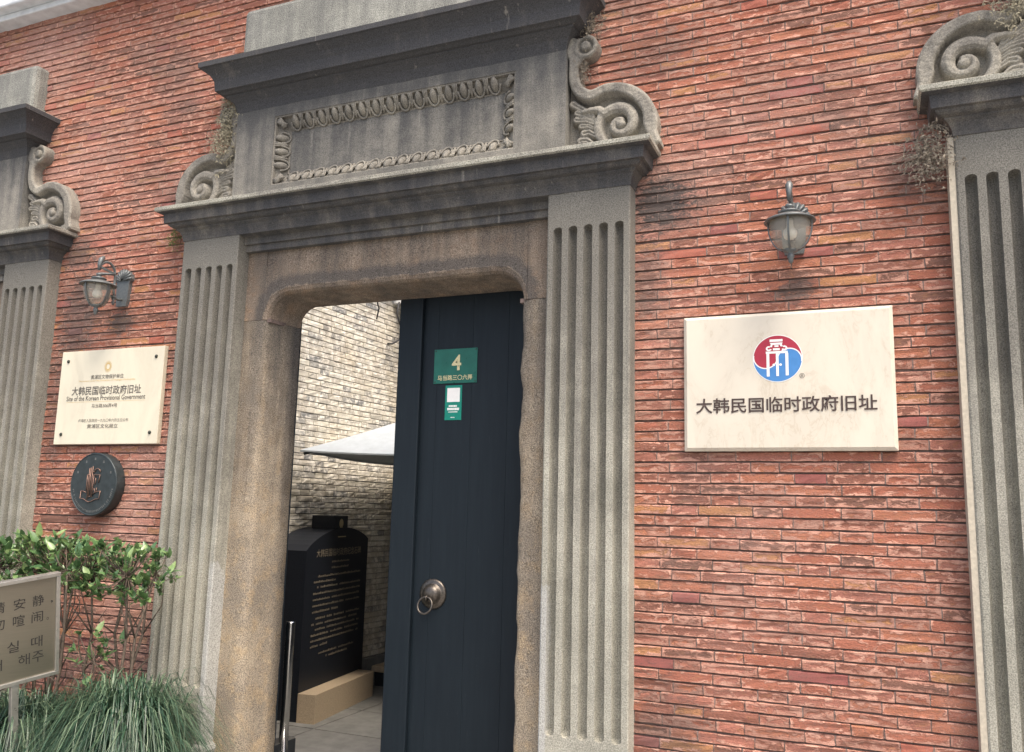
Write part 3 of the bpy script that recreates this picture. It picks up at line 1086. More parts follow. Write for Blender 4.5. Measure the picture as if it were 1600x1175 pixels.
def lintel_mesh():
    mb = MB()

    def curve(hw, zt, r, y, jit):
        pts = [(-hw, 2.548)]
        for k in range(13):
            a = math.pi - math.pi / 2 * k / 12
            pts.append((-hw + r + r * math.cos(a), zt - r + r * math.sin(a)))
        for k in range(1, 24):
            pts.append((-hw + r + (2 * hw - 2 * r) * k / 24, zt))
        for k in range(13):
            a = math.pi / 2 - math.pi / 2 * k / 12
            pts.append((hw - r + r * math.cos(a), zt - r + r * math.sin(a)))
        pts.append((hw, 2.548))
        return [(x + jit * nz(x, y, z, 11), y + jit * nz(z, x, 5, 9), max(z + jit * nz(x, z, y, 9), 2.548)) for x, z in pts]
    c0 = curve(0.783, 2.722, 0.162, -0.002, 0.006)
    c1 = curve(0.766, 2.704, 0.15, 0.008, 0.004)
    c2 = curve(0.757, 2.694, 0.143, 0.026, 0.002)
    c3 = curve(0.728, 2.668, 0.115, 0.262, 0.0)
    for a, b in ((c0, c1), (c1, c2), (c2, c3)):
        mb.grid([b, a])
    ztop = 2.945
    rows = []
    for k in range(5):
        t = k / 4
        rows.append([(x * (1 - 0) , y * (1 - t) + 0.004 * t + 0.004 * nz(x * 7, z * 5 + t * 3, 1, 2.2), z + (ztop - z) * t) for x, y, z in c0])
    mb.grid(rows)
    for s in (-1, 1):
        x0, x1 = s * 0.783, s * 0.93
        q = []
        for k in range(5):
            z = 2.548 + (ztop - 2.548) * k / 4
            row = [(x0, 0.0 + 0.003 * nz(x0, z, 2, 7), z), ((x0 + x1) / 2, 0.003 * nz(x1, z, 7, 9), z), (x1, 0.004, z)]
            q.append(row if s > 0 else row[::-1])
        mb.grid(q)
    # underside ends resting on the jambs are hidden; back edge
    mb.add([(x, 0.262, z) for x, y, z in c3] + [(x, 0.262, ztop) for x, y, z in c3], [(i, i + 1, len(c3) + i + 1, len(c3) + i) for i in range(len(c3) - 1)])
    return mb


def jamb_mesh(s):
    mb = MB()
    prof = [(0.93, 0.002), (0.88, 0.0), (0.83, -0.001), (0.79, 0.0), (0.772, 0.006), (0.761, 0.018), (0.755, 0.036), (0.748, 0.10), (0.738, 0.18), (0.728, 0.262), (0.93, 0.262)]
    rows = []
    zs = [0.0] + [2.543 * k / 60 for k in range(1, 60)] + [2.5450]
    for z in zs:
        row = []
        for x, y in prof:
            a = 0.0075 if 0.74 < x < 0.85 else 0.004
            jj = a * (nz(x * 2 + 7 * s, y * 2, z, 9) + 0.6 * nz(x, y + 3 * s, z, 23))
            row.append((s * (x + (jj if x < 0.8 else 0)), y + (jj if y < 0.05 else 0), z))
        rows.append(row if s < 0 else row[::-1])
    mb.grid(rows)
    return mb


LOWER = [(2.935, 0.012), (2.936, 0.030), (2.972, 0.030), (2.974, 0.044), (3.012, 0.046), (3.018, 0.078), (3.020, 0.094), (3.034, 0.095), (3.052, 0.100), (3.07, 0.110), (3.082, 0.124), (3.088, 0.124), (3.09, 0.132),
         (3.094, 0.144), (3.102, 0.153), (3.112, 0.157), (3.113, 0.172), (3.140, 0.174), (3.166, 0.176), (3.168, 0.186), (3.172, 0.204), (3.178, 0.212), (3.196, 0.212), (3.200, 0.206), (3.212, 0.08)]
UPPER = [(3.745, 0.084), (3.757, 0.088), (3.775, 0.092), (3.80, 0.102), (3.822, 0.122), (3.834, 0.138), (3.84, 0.138), (3.842, 0.150), (3.852, 0.165), (3.856, 0.182), (3.885, 0.184), (3.912, 0.187), (3.925, 0.193),
         (3.945, 0.206), (3.965, 0.228), (3.975, 0.240), (3.978, 0.252), (4.006, 0.254), (4.012, 0.246), (4.04, 0.09)]

GMESH = {}


def make_gate(label, gx, dz, first):
    g = thing('stone_gateway', label, 'gateway', (gx, 0, 0), None, 'stone gateways along the street wall')
    if first:
        def put(key, mb, mat):
            GMESH[key] = mb.mesh(key[0], mat)
        for s in (-1, 1):
            put(('pilaster', s), pilaster(s * 1.1145, 0.386, 3.03, 5.0 * s), M['pilaster'])
            put(('pilaster_base', s), base_block(s * 1.1145, 0.39), M['pilaster'])
            put(('door_jamb', s), jamb_mesh(s), M['jamb'])
            GMESH[('volute', s)] = volute_mesh(s < 0, 'volute')
        put(('lintel', 0), lintel_mesh(), M['lintel'])
        for s in (-1, 1):
            mb = MB()
            a_, b_ = sorted((s * 0.742, s * 0.92))
            mb.box(a_, b_, 0.014, 0.258, 2.535, 2.556)
            put(('bed_joint', s), mb, M['mortar'])
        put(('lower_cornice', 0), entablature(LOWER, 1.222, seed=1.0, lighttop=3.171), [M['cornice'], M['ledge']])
        put(('frieze', 0), frieze(), M['frieze'])
        put(('panel', 0), (lambda b: (b.box(-0.655, 0.655, -0.030, 0.05, 3.36, 3.615), b)[1])(MB()), M['frieze'])
        put(('egg_and_dart_frame', 0), egg_frame(), M['volute'])
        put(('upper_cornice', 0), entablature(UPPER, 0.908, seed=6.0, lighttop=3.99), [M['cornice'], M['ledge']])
        mb = MB()
        mb.box(-1.0, 1.0, -0.09, 0.05, 4.02, 4.39, c=0.03)
        put(('attic_block', 0), mb, M['attic'])
        for s in (-1, 1):
            mb = MB()
            mb.box(s * 1.3375 if s < 0 else 1.3135 , -1.3135 if s < 0 else 1.3375, -0.084, 0.02, 0.0, 3.02, c=0.0015)
            put(('lit_arris_strip', s), mb, M['lime'])  # added pale strip: brightness of the lit pilaster arris put into colour
        for k in GMESH:
            if k[0] in ('lower_cornice', 'upper_cornice', 'pilaster_base'):
                normals_out(GMESH[k])
    for k, me in GMESH.items():
        if k[0] == 'lit_arris_strip' and (dz == 0 or k[1] > 0):
            continue
        link(k[0], me, g, (0, 0, dz if k[0] not in ('pilaster_base', 'door_jamb', 'pilaster', 'lintel') else dz * 0.999))
    return g


make_gate('stone gateway framing the dark door numbered four, between the two wall lamps', *GATES[0], True)
make_gate('stone gateway with fluted pilaster at the right edge, beyond the marble sign', *GATES[1], False)
make_gate('stone gateway with fluted pilaster at the left edge, beside the ivory plaque', *GATES[2], False)

# ------------------------------------------------------------------ doors
DY = 0.285
door = thing('door_leaf', 'closed dark blue-black door leaf with ring knocker and green number plate', 'door', (GX, DY, 0))
x0, x1 = -0.045, 0.775
n = 4
for k in range(n):
    a, b = x0 + (x1 - x0) * k / n, x0 + (x1 - x0) * (k + 1) / n
    mb = MB()
    mb.box(a + 0.0003, b - 0.0003, 0.0, 0.045, 0.04, 2.72, c=0.001)
    mb.build('plank', M['door'], door)
mb = MB()
mb.box(-0.07, 0.072, -0.028, -0.001, 0.04, 2.715, c=0.006)
mb.build('meeting_stile', M['door'], door)
kx, kz = 0.186, 1.114
mb = MB()
mb.lathe([(0.0755, 0.001), (0.0755, 0.006), (0.066, 0.011), (0.056, 0.012), (0.05, 0.016), (0.044, 0.03), (0.03, 0.041), (0.014, 0.046), (0.0, 0.047)], 28, (kx, 0, kz), 0, 'y')
mb.tube([(kx - 0.006, -0.046, kz - 0.008), (kx - 0.008, -0.062, kz - 0.012), (kx - 0.010, -0.062, kz - 0.026), (kx - 0.008, -0.046, kz - 0.028)], 0.006, 7)
kn = mb.build('knocker', M['knocker'], door)
mb = MB()
pts = [(kx - 0.010 + 0.040 * math.cos(a), -0.056 - 0.012 * (1 - math.sin(a)), kz - 0.052 + 0.040 * math.sin(a)) for a in np.linspace(math.pi / 2, math.pi * 2.5, 29)]
mb.tube(pts, 0.0055, 8, cap=False)
mb.build('ring', M['knocker'], kn)
mb = MB()
mb.box(0.141, 0.395, -0.004, -0.0008, 2.199, 2.384, c=0.001)
pl = mb.build('number_plate', M['green'], door)
text('house_number', '4', 0.055, 0.083, 0.275, -0.0042, 2.309, M['cream'], pl, bold=0.018)
text('street_name', '马当路三〇六弄', 0.204, 0.028, 0.268, -0.0042, 2.229, M['cream'], pl, bold=0.012)
for x in (0.150, 0.386):
    for z in (2.208, 2.375):
        mb = MB()
        mb.lathe([(0.004, 0.0), (0.003, 0.002), (0, 0.0025)], 8, (x, -0.004, z), 0, 'y')
        mb.build('nail', M['screw'], pl)
mb = MB()
mb.box(0.214, 0.312, -0.003, -0.0008, 2.004, 2.188, c=0.001)
st = mb.build('service_sticker', M['teal'], door)
mb = MB()
mb.poly([(0.226, 2.10), (0.300, 2.10), (0.300, 2.174), (0.226, 2.174)], -0.0034)
mb.build('label_square', M['white'], st)
mb = MB()
for (a, b, c, d) in ((0.237, 0.285, 2.074, 2.083), (0.229, 0.298, 2.056, 2.069), (0.235, 0.290, 2.045, 2.049), (0.250, 0.275, 2.016, 2.020)):
    q = a
    while q < b - 0.002:
        w_ = min(random.uniform(.004, .010), b - q)
        mb.poly([(q, c), (q + w_, c), (q + w_, d), (q, d)], -0.0034)
        q += w_ + 0.0012
stuff(mb.build('sticker_print', M['white'], st))

leaf = thing('door_leaf', 'dark door leaf swung open inward behind the tan left jamb', 'door', (-3.046, 0.30, 0), (0, 0, math.radians(127.25)))
for k in range(3):
    mb = MB()
    mb.box(0.0 + 0.25 * k, 0.25 * (k + 1) - 0.0014, 0.0, 0.045, 0.04, 2.70, c=0.002)
    mb.build('plank', M['door'], leaf)

# ------------------------------------------------------------------ wall lamps
LAMP = {}


def make_lamp(label, x, dz):
    L = thing('wall_lamp', label, 'lamp', (x, 0, 2.748 + dz), None, 'carriage lamps on the brick wall')
    if not LAMP:
        hy = -0.195
        mb = MB()
        prof = [(-0.038, -0.10), (0.038, -0.10), (0.046, -0.06), (0.05, 0.04), (0.055, 0.06)]
        pts = list(prof)
        for k in range(17):
            a = math.radians(-8 + 196 * k / 16)
            r_ = 0.064 + (0.004 if k % 2 else 0.0)
            pts.append((r_ * math.cos(a), 0.062 + r_ * 0.95 * math.sin(a)))
        pts += [(-0.055, 0.06), (-0.05, 0.04), (-0.046, -0.06)]
        mb.prism(pts, -0.022, 0.004)
        LAMP['back_plate'] = (mb.mesh('back_plate', M['iron']), None)
        mb = MB()
        for k in range(9):
            a = math.radians(8 + 164 * k / 8)
            mb.tube([(0.014 * math.cos(a), -0.030, 0.055 + 0.012 * math.sin(a)), (0.040 * math.cos(a), -0.028, 0.06 + 0.038 * math.sin(a)), (0.066 * math.cos(a), -0.021, 0.062 + 0.064 * math.sin(a))], [0.004, 0.0065, 0.008], 6)
        LAMP['shell_rib'] = (mb.mesh('shell_rib', M['iron']), 'back_plate')
        mb = MB()
        arm = [(0, -0.012, -0.058), (0, -0.05, -0.066), (0, -0.078, -0.056), (0, -0.084, -0.02), (0, -0.082, 0.03), (0, -0.086, 0.08)]
        for k in range(1, 11):
            a = math.pi * (1 - k / 10)
            arm.append((0, (-0.086 + hy) / 2 - (hy + 0.086) / 2 * math.cos(a), 0.08 + 0.058 * math.sin(a)))
        arm += [(0, hy, 0.055)]
        mb.tube(arm, 0.0078, 9)
        for z_ in (-0.058, 0.012):
            mb.lathe([(0.009, z_ - 0.008), (0.015, z_ - 0.004), (0.015, z_ + 0.004), (0.009, z_ + 0.008)], 12, (0, -0.083, 0))
        mb.lathe([(0.002, -0.108), (0.008, -0.098), (0.011, -0.088), (0.006, -0.08), (0.012, -0.07), (0.008, -0.06)], 12, (0, -0.08, 0))
        # leaf finial above the crook
        mb.tube([(0, hy - 0.004, 0.075), (0, hy - 0.006, 0.11), (0, hy + 0.004, 0.142), (0, hy + 0.020, 0.160)], [0.009, 0.011, 0.016, 0.010], 8)
        LAMP['arm'] = (mb.mesh('arm', M['iron']), None)
        mb = MB()
        mb.lathe([(0.010, 0.058), (0.017, 0.054), (0.017, 0.046), (0.011, 0.042), (0.013, 0.036), (0.036, 0.031), (0.042, 0.026), (0.040, 0.021), (0.030, 0.018), (0.036, 0.014), (0.060, 0.008), (0.082, -0.001), (0.098, -0.010),
                  (0.102, -0.016), (0.097, -0.018), (0.080, -0.010), (0.055, -0.004), (0.0, -0.002)], 32, (0, hy, 0))
        LAMP['hood'] = (mb.mesh('hood', M['iron']), None)
        bell = [(0.079, -0.012), (0.080, -0.035), (0.077, -0.060), (0.070, -0.085), (0.059, -0.107), (0.044, -0.125), (0.026, -0.136), (0.0, -0.140)]
        mb = MB()
        mb.lathe(bell, 32, (0, hy, 0))
        LAMP['glass_bell'] = (mb.mesh('glass_bell', M['glass']), None)
        for k in range(4):
            a = math.radians(-90 + 90 * k)
            mb = MB()
            w_ = 0.0042 if k in (0, 2) else 0.0085
            rows = []
            for r_, h_ in bell[:-1]:
                rr = r_ + 0.003
                rows.append([(rr * math.cos(a) - w_ * math.sin(a) * q, hy + rr * math.sin(a) + w_ * math.cos(a) * q, h_) for q in (-1, 1)])
            r2 = [[(p_[0] + 0.005 * math.cos(a), p_[1] + 0.005 * math.sin(a), p_[2] - 0.001) for p_ in row] for row in rows]
            mb.grid([[a_[0], a_[1], b_[1], b_[0], a_[0]] for a_, b_ in zip(rows, r2)], smooth=False)
            LAMP[('rib', k)] = (mb.mesh('rib', M['iron']), None)
        mb = MB()
        mb.lathe([(0.028, -0.132), (0.030, -0.139), (0.014, -0.145), (0.0105, -0.152), (0.014, -0.157), (0.015, -0.162), (0.011, -0.170), (0.010, -0.180), (0.006, -0.188), (0.0, -0.191)], 18, (0, hy, 0))
        LAMP['finial'] = (mb.mesh('finial', M['iron']), None)
        mb = MB()
        mb.lathe([(0.0, -0.092), (0.014, -0.089), (0.024, -0.080), (0.028, -0.066), (0.025, -0.052), (0.015, -0.040), (0.0135, -0.02), (0.0135, -0.004)], 20, (0, hy, 0))
        LAMP['bulb'] = (mb.mesh('bulb', M['bulb']), None)
    made = {}
    for k, (me, par) in LAMP.items():
        made[k] = link(k if isinstance(k, str) else k[0], me, made[par] if par else L)
    return L


make_lamp('grey carriage lamp with shell back plate above the large marble sign', -0.288, 0.0)
make_lamp('grey carriage lamp seen side-on above the ivory plaque with four screws', -4.13, 0.045)

# ------------------------------------------------------------------ marble sign with the emblem
sg = thing('marble_sign', 'large cream marble sign with red and blue round emblem, right of the doorway', 'sign', (-0.3375, 0, 2.107))
mb = MB()
W, H = 0.4195, 0.292
c = 0.014
f0 = [(-W, -H), (W, -H), (W, H), (-W, H)]
f1 = [(-W + c, -H + c), (W - c, -H + c), (W - c, H - c), (-W + c, H - c)]
v = [(x, 0.0, z) for x, z in f0] + [(x, -0.022, z) for x, z in f0] + [(x, -0.034, z) for x, z in f1]
fs = [(8, 9, 10, 11)]
for a in (0, 4):
    fs += [(a + k, a + (k + 1) % 4, a + 4 + (k + 1) % 4, a + 4 + k) for k in range(4)]
mb.add(v, fs)
mb.build('slab', M['marble'], sg)
FY = -0.0345
ex, ez, er = -0.027, 0.093, 0.097
tilt = math.radians(-9)


def rotp(x, z):
    return ex + x * math.cos(tilt) - z * math.sin(tilt), ez + x * math.sin(tilt) + z * math.cos(tilt)


def arc(cx, cz, r_, a0, a1, n=24):
    return [(cx + r_ * math.cos(a0 + (a1 - a0) * k / n), cz + r_ * math.sin(a0 + (a1 - a0) * k / n)) for k in range(n + 1)]


em = link('emblem', None, sg)
pi = math.pi
sbound = arc(-er / 2, 0, er / 2, pi, 2 * pi) + arc(er / 2, 0, er / 2, pi, 0)[1:]       # left edge to right edge along the S
mb = MB()
mb.poly(arc(ex, ez, er * 1.035, 0, 2 * pi, 64)[:-1], FY - 0.0003)
mb.build('emblem_ring', M['white'], em)


def fill(bound_pts, top, mat, nm):
    mb = MB()
    pts = []
    for x, z in bound_pts:
        zc = math.sqrt(max(0.0, er * er - x * x)) * (1 if top else -1)
        pts.append(((x, z), (x, zc)))
    for (a, b), (c_, d) in zip(pts[:-1], pts[1:]):
        q = [a, c_, d, b]
        if not top:
            q = [b, d, c_, a]
        mb.poly([rotp(*k) for k in q], FY - 0.0007)
    return mb.build(nm, mat, em)


fill(sbound, True, M['red'], 'red_half')
fill(sbound, False, M['blue'], 'blue_half')
mb = MB()
for i in range(len(sbound) - 1):
    (xa, za), (xb, zb_) = sbound[i], sbound[i + 1]
    l_ = math.hypot(xb - xa, zb_ - za) or 1
    nx, nz_ = -(zb_ - za) / l_ * 0.0024, (xb - xa) / l_ * 0.0024
    mb.poly([rotp(xa - nx, za - nz_), rotp(xb - nx, zb_ - nz_), rotp(xb + nx, zb_ + nz_), rotp(xa + nx, za + nz_)], FY - 0.0011)


def U(x, y):
    return ex + (x - 642) / 452 * er, ez + (582 - y) / 417 * er


def rect(xa, xb, ya, yb, xc=None, xd=None):
    mb.poly([U(xa if xc is None else xc, yb), U(xb if xd is None else xd, yb), U(xb, ya), U(xa, ya)], FY - 0.0014)


rect(502, 745, 232, 276)
rect(508, 745, 294, 332, 525, 730)
rect(518, 556, 332, 372, 500, 545)
rect(690, 730, 332, 366, 705, 750)
rect(590, 668, 342, 372)
rect(562, 690, 396, 434)
rect(425, 836, 450, 490)
rect(436, 490, 488, 905)
rect(614, 664, 488, 902)
rect(790, 845, 488, 895)
for cx_, a0, a1 in ((484, 0.3 * pi, 1.9 * pi), (776, 0.7 * pi, -0.9 * pi)):
    o_, i_ = [], []
    for k in range(21):
        a = a0 + (a1 - a0) * k / 20
        o_.append(U(cx_ + 56 * math.cos(a), 398 - 46 * math.sin(a)))
        i_.append(U(cx_ + 24 * math.cos(a), 398 - 18 * math.sin(a)))
    for k in range(20):
        q = [i_[k], o_[k], o_[k + 1], i_[k + 1]]
        mb.poly(q if a1 > a0 else q[::-1], FY - 0.0014)
for cx_ in (572, 698):
    x_, z_ = U(cx_, 697)
    mb.poly(arc(x_, z_, er * 0.055, 0, 2 * pi, 14)[:-1], FY - 0.0014)
mb.build('gate_figure', M['white'], em)
text('registered_mark', '®', 0.021, 0.021, 0.0685, FY - 0.0006, 0.0165, M['greyink'], sg)
text('sign_lettering', '大韩民国临时政府旧址', 0.716, 0.066, -0.0085, FY - 0.0008, -0.1005, M['ink'], sg, bold=0.014)

# ------------------------------------------------------------------ ivory plaque with four screws
pq = thing('stone_plaque', 'ivory stone plaque with grey lettering and four dark screws', 'plaque', (-4.1545, 0, 2.15))
mb = MB()
mb.box(-0.41, 0.41, -0.030, 0.0, -0.2825, 0.2825, c=0.003)
mb.build('slab', M['plaque'], pq)
PY = -0.0302
for x in (-0.352, 0.352):
    for z in (-0.222, 0.222):
        mb = MB()
        mb.lathe([(0.011, 0.0), (0.010, 0.004), (0.006, 0.0075), (0.0, 0.0085)], 12, (x, PY, z if not (x > 0 and z < 0) else z + 0.004), 0, 'y')
        mb.build('screw', M['screw'], pq)
LP = -0.02
text('plaque_heading', '黄浦区文物保护单位', 0.262, 0.026, LP, PY, 0.118, M['greyink'], pq, bold=0.006)
text('plaque_small_line', 'Monument under the Protection of Huangpu Municipality', 0.45, 0.012, LP, PY, 0.095, M['goldink'], pq)
text('plaque_title', '大韩民国临时政府旧址', 0.555, 0.054, LP, PY, 0.037, M['greyink'], pq, bold=0.012)
text('plaque_title_english', 'Site of the Korean Provisional Government', 0.63, 0.029, LP, PY, -0.008, M['greyink'], pq, bold=0.008)
mb = MB()
mb.poly([(LP - 0.315, -0.0305), (LP + 0.315, -0.0305), (LP + 0.315, -0.0292), (LP - 0.315, -0.0292)], PY - 0.0008)
mb.build('rule', M['goldink'], pq)
text('plaque_address', '马当路306弄4号', 0.205, 0.024, LP, PY, -0.055, M['greyink'], pq, bold=0.004)
text('plaque_date', '卢湾区人民政府一九九〇年六月五日公布', 0.40, 0.020, LP, PY, -0.142, M['greyink'], pq)
text('plaque_office', '黄浦区文化局立', 0.245, 0.025, LP, PY, -0.176, M['greyink'], pq, bold=0.006)
mb = MB()
cz_ = 0.178
for k in range(24):
    a = 2 * pi * k / 24
    b0, b1, tip = a - 0.10, a + 0.10, a
    mb.poly([(LP + 0.021 * math.cos(b0), cz_ + 0.024 * math.sin(b0)), (LP + 0.034 * math.cos(tip), cz_ + 0.039 * math.sin(tip)), (LP + 0.021 * math.cos(b1), cz_ + 0.024 * math.sin(b1))], PY - 0.0008)
for k in range(24):
    a, b = 2 * pi * k / 24, 2 * pi * (k + 1) / 24
    mb.poly([(LP + 0.014 * math.cos(a), cz_ + 0.016 * math.sin(a)), (LP + 0.019 * math.cos(a), cz_ + 0.022 * math.sin(a)), (LP + 0.019 * math.cos(b), cz_ + 0.022 * math.sin(b)), (LP + 0.014 * math.cos(b), cz_ + 0.016 * math.sin(b))], PY - 0.0008)
mb.build('sun_emblem', M['goldink'], pq)

# ------------------------------------------------------------------ round black plaque
rd = thing('round_plaque', 'round black plaque with bronze book and brush emblem', 'plaque', (-4.166, 0, 1.634))
mb = MB()
mb.lathe([(0.180, -0.002), (0.181, 0.002), (0.181, 0.058), (0.1795, 0.0625), (0.175, 0.064), (0.172, 0.0615), (0.0, 0.0615)], 64, (0, 0, 0), 0, 'y')
me = mb.mesh('disc', M['disc'])
for p_ in me.polygons:
    p_.use_smooth = len(p_.vertices) == 4 and abs(p_.normal.y) < 0.5
link('disc', me, rd)
RY = -0.0615


def E(x, y):     # coordinates read off the emblem, 1022-wide sheet, centre (425, 585)
    return (x - 425) / 365 * 0.180, (585 - y) / 500 * 0.180


def stroke(mb_, pts, w_=0.0026, dpt=0.006):
    mb_.tube([(E(x, y)[0], RY - dpt * 0.6, E(x, y)[1]) for x, y in pts], w_, 6)


mb = MB()
for pts in ([(330, 435), (330, 690)], [(330, 435), (372, 440)], [(357, 330), (352, 830)], [(380, 320), (375, 790)], [(408, 300), (405, 775)], [(375, 790), (405, 775)], [(432, 430), (425, 790)],
            [(432, 435), (528, 435), (512, 560)], [(410, 390), (440, 390), (450, 345), (485, 335), (520, 355), (528, 395)], [(468, 490), (460, 590)], [(490, 640), (495, 700)], [(452, 650), (470, 700), (450, 740)],
            [(250, 690), (330, 715)], [(250, 690), (240, 810), (300, 820), (352, 855), (380, 868), (425, 855), (480, 825), (545, 810), (555, 690), (480, 710), (430, 745)]):
    stroke(mb, pts)
mb.build('book_emblem', M['bronze'], rd)
mb = MB()
for ang in (152, 118, 90, 62, 28):
    a = math.radians(ang)
    x_, z_ = 0.146 * math.cos(a), 0.146 * math.sin(a)
    for dx, dz, w_, h_ in ((0, 0.004, .011, .0026), (0, -0.003, .013, .0026), (-0.002, 0, .0026, .014), (0.003, -0.003, .0022, .009)):
        mb.poly([(x_ + dx - w_ / 2, z_ + dz - h_ / 2), (x_ + dx + w_ / 2, z_ + dz - h_ / 2), (x_ + dx + w_ / 2, z_ + dz + h_ / 2), (x_ + dx - w_ / 2, z_ + dz + h_ / 2)], RY - 0.0008)
rr_ = random.Random(5)
k = 192.0
while k < 350:
    a = math.radians(k)
    for q in range(2):
        b = a + (0.012 if q else -0.012)
        r1, r2 = 0.150, 0.150 + (0.012 if rr_.random() < .8 else .006)
        pt = lambda r_, t_: (r_ * math.cos(t_), r_ * math.sin(t_))
        mb.poly([pt(r1, b - .006), pt(r2, b - .006), pt(r2, b + .006), pt(r1, b + .006)], RY - 0.0008)
    k += 4.2 if rr_.random() < .85 else 8.0
stuff(mb.build('rim_lettering', plain('worn_silver', (0.20, 0.20, 0.19), 0.5, vary=0.2), rd))

# ------------------------------------------------------------------ steel sign board in the planting bed
uu = Vector((0.25, 0.97, 0.14)).normalized()
vv_ = (Vector((0, 0, 1)) - uu * uu.z).normalized()
nn = uu.cross(vv_)
vv_ = (vv_ + nn * 0.12).normalized()
nn = uu.cross(vv_)        # board's face looks along nn
A = Vector((-3.537, -0.75, 1.211))
bd = thing('notice_board', 'brushed steel notice board with engraved quiet-please text, standing among the grass', 'notice board')
bd.matrix_world = Matrix.Translation(A) @ Matrix((uu, -nn, vv_)).transposed().to_4x4()
# local frame: x to the right along the board, -y towards the reader, z up; top right corner at the origin
mb = MB()
mb.box(-0.80, -0.018, -0.004, 0.012, -0.462, -0.018)
mb.build('panel', M['board'], bd)
for (a, b, c_, d) in ((-0.82, 0.0, -0.018, 0.0), (-0.82, 0.0, -0.480, -0.462), (-0.018, 0.0, -0.4615, -0.0185), (-0.82, -0.802, -0.4615, -0.0185)):
    mb = MB()
    mb.box(a, b, -0.016, 0.018, c_, d, c=0.002)
    mb.build('frame_rail', M['frame'], bd)
for xl in (-0.19, -0.62):
    mb = MB()
    mb.box(xl - 0.016, xl + 0.016, -0.012, 0.016, -1.08, -0.481, c=0.002)
    mb.build('leg', M['frame'], bd)
eng = plain('engraved_black', (0.035, 0.032, 0.028), 0.6, vary=0.1)
for body, items in ((-0.115, (('请', -0.262), ('安', -0.176), ('静', -0.095), (',', -0.035))), (-0.19, (('勿', -0.262), ('喧', -0.178), ('闹', -0.098), ('。', -0.052))), (-0.305, (('하', -0.29), ('실', -0.20), ('때', -0.098))), (-0.375, (('서', -0.27), ('해', -0.152), ('주', -0.092)))):
    for ch, xc in items:
        small = ch in ',。'
        text('engraved_character', ch, 0.010 if small else 0.05, 0.012 if small else 0.05, xc, -0.0045, body - (0.018 if small else 0), eng, bd, bold=0.0)

# ------------------------------------------------------------------ courtyard behind the door
iw = thing('courtyard_wall', 'whitewashed grey brick courtyard wall seen through the open doorway', 'wall', (-4.34, 0.3, 0), (0, 0, math.radians(87.6)))
WX = 5.2
mb = MB()
mb.box(-0.05, WX, 0.010, 0.25, 0, 3.52)
mb.build('wall_core', M['gmortar'], iw)
mb = MB()
mb.box(-0.05, WX, -0.06, 0.30, 3.525, 3.60, c=0.01)
mb.build('coping', M['coping'], iw)
mb = MB()
mb.box(0.0, WX, -0.028, 0.009, 0.0, 0.22, c=0.004)
mb.build('skirting', M['concrete'], iw)
gb = lay_wall((0, WX - 0.3), (0, 68), 0.048, 0.005, 0.315, 0.0, 0.231, 0.345, lambda x, z: z > 3.5)
HG = 0.0425


def gscore(b):
    p = iw_m @ Vector((b[0] + b[2] / 2, 0, b[1]))
    px, py, w = project(p)
    return 1.0 / w if (430 < px < 640 and 440 < py < 1060) else -w


iw_m = Matrix.Translation((-4.34, 0.3, 0)) @ Matrix.Rotation(math.radians(87.6), 4, 'Z')
order = sorted(range(len(gb)), key=lambda i: -gscore(gb[i]))
own = set(order[:300])
gvar = {kd: [(make_brick_data(*brick_mesh(L, HG, 900 + 100 * kd + s), 'brick', M['gbrick']), L) for s in range(10)] for kd, L in ((0, 0.315 * 0.345 - 0.0045), (1, 0.315 * 0.655 - 0.0045))}
V, F, UV = [], [], []
for i, (x, z, L, kd) in enumerate(gb):
    ty = rg.uniform(-.002, .002)
    if i in own:
        me, L0 = rg.choice(gvar[kd])
        o = link('brick', me, iw, (x, ty, z), (rg.uniform(-.02, .02), 0, 0))
        o.scale.x = L / L0
    else:
        v, f, uv = brick_mesh(L, HG, rg.random())
        n = len(V)
        V += [(a + x, b + ty, c_ + z) for a, b, c_ in v]
        F += [tuple(k_ + n for k_ in q) for q in f]
        UV += uv
stuff(link('brick_rest', make_brick_data(V, F, UV, 'brick_rest', M['gbrick_rest']), iw))

# house added round the yard to cut sky light, hidden behind the door leaf
hs = thing('added_courtyard_house', 'plain grey plastered house wing added to block sky light, unseen behind the dark door leaf, under the white eave', 'house', (-1.0, 4.4, 0))
mb = MB()
mb.box(-3.15, 3.4, 0.0, 0.25, 0.0, 3.50)
mb.box(0.0, 0.25, -4.05, -0.001, 0.0, 3.50)
mb.build('walls', M['render'], hs)
for b_ in ((-1.9, -0.9, -0.035, -0.001), (1.1, 2.1, -0.035, -0.001), (-0.035, -0.001, -2.8, -1.8)):
    mb = MB()
    mb.box(*b_, 0.9, 2.3, c=0.004)
    mb.build('window_shutter', M['darkmetal'], hs)

# black memorial stone
ME = Matrix.Translation((-3.752, 1.66, 0)) @ Matrix.Rotation(math.radians(98.0), 4, 'Z')
ms = thing('memorial_stone', 'black granite memorial stone with gilt text on a beige plinth', 'memorial', (-3.752, 1.66, 0), (0, 0, math.radians(98.0)))
mb = MB()
SW = 1.08
top = [(SW - 0.0, 1.275)]
for k in range(1, 16):
    t = k / 16
    top.append((SW * (1 - t), 1.215 + 0.06 * (1 - t) + 0.125 * (1 - (2 * t - 1) ** 2) ** 0.9))
top.append((0.0, 1.21))
mb.prism([(0, 0.0), (SW, 0.0)] + top, 0.145, 0.44)
mb.build('slab', M['basalt'], ms)
mb = MB()
mb.box(-0.01, SW - 0.08, 0.0, 0.142, 0.0, 0.205, c=0.003)
mb.build('plinth', M['beigebase'], ms)
mb = MB()
mb.box(0.46, 0.70, 0.16, 0.36, 1.335, 1.465, c=0.004)
cp = mb.build('cap_block', M['basalt'], ms)
mb = MB()
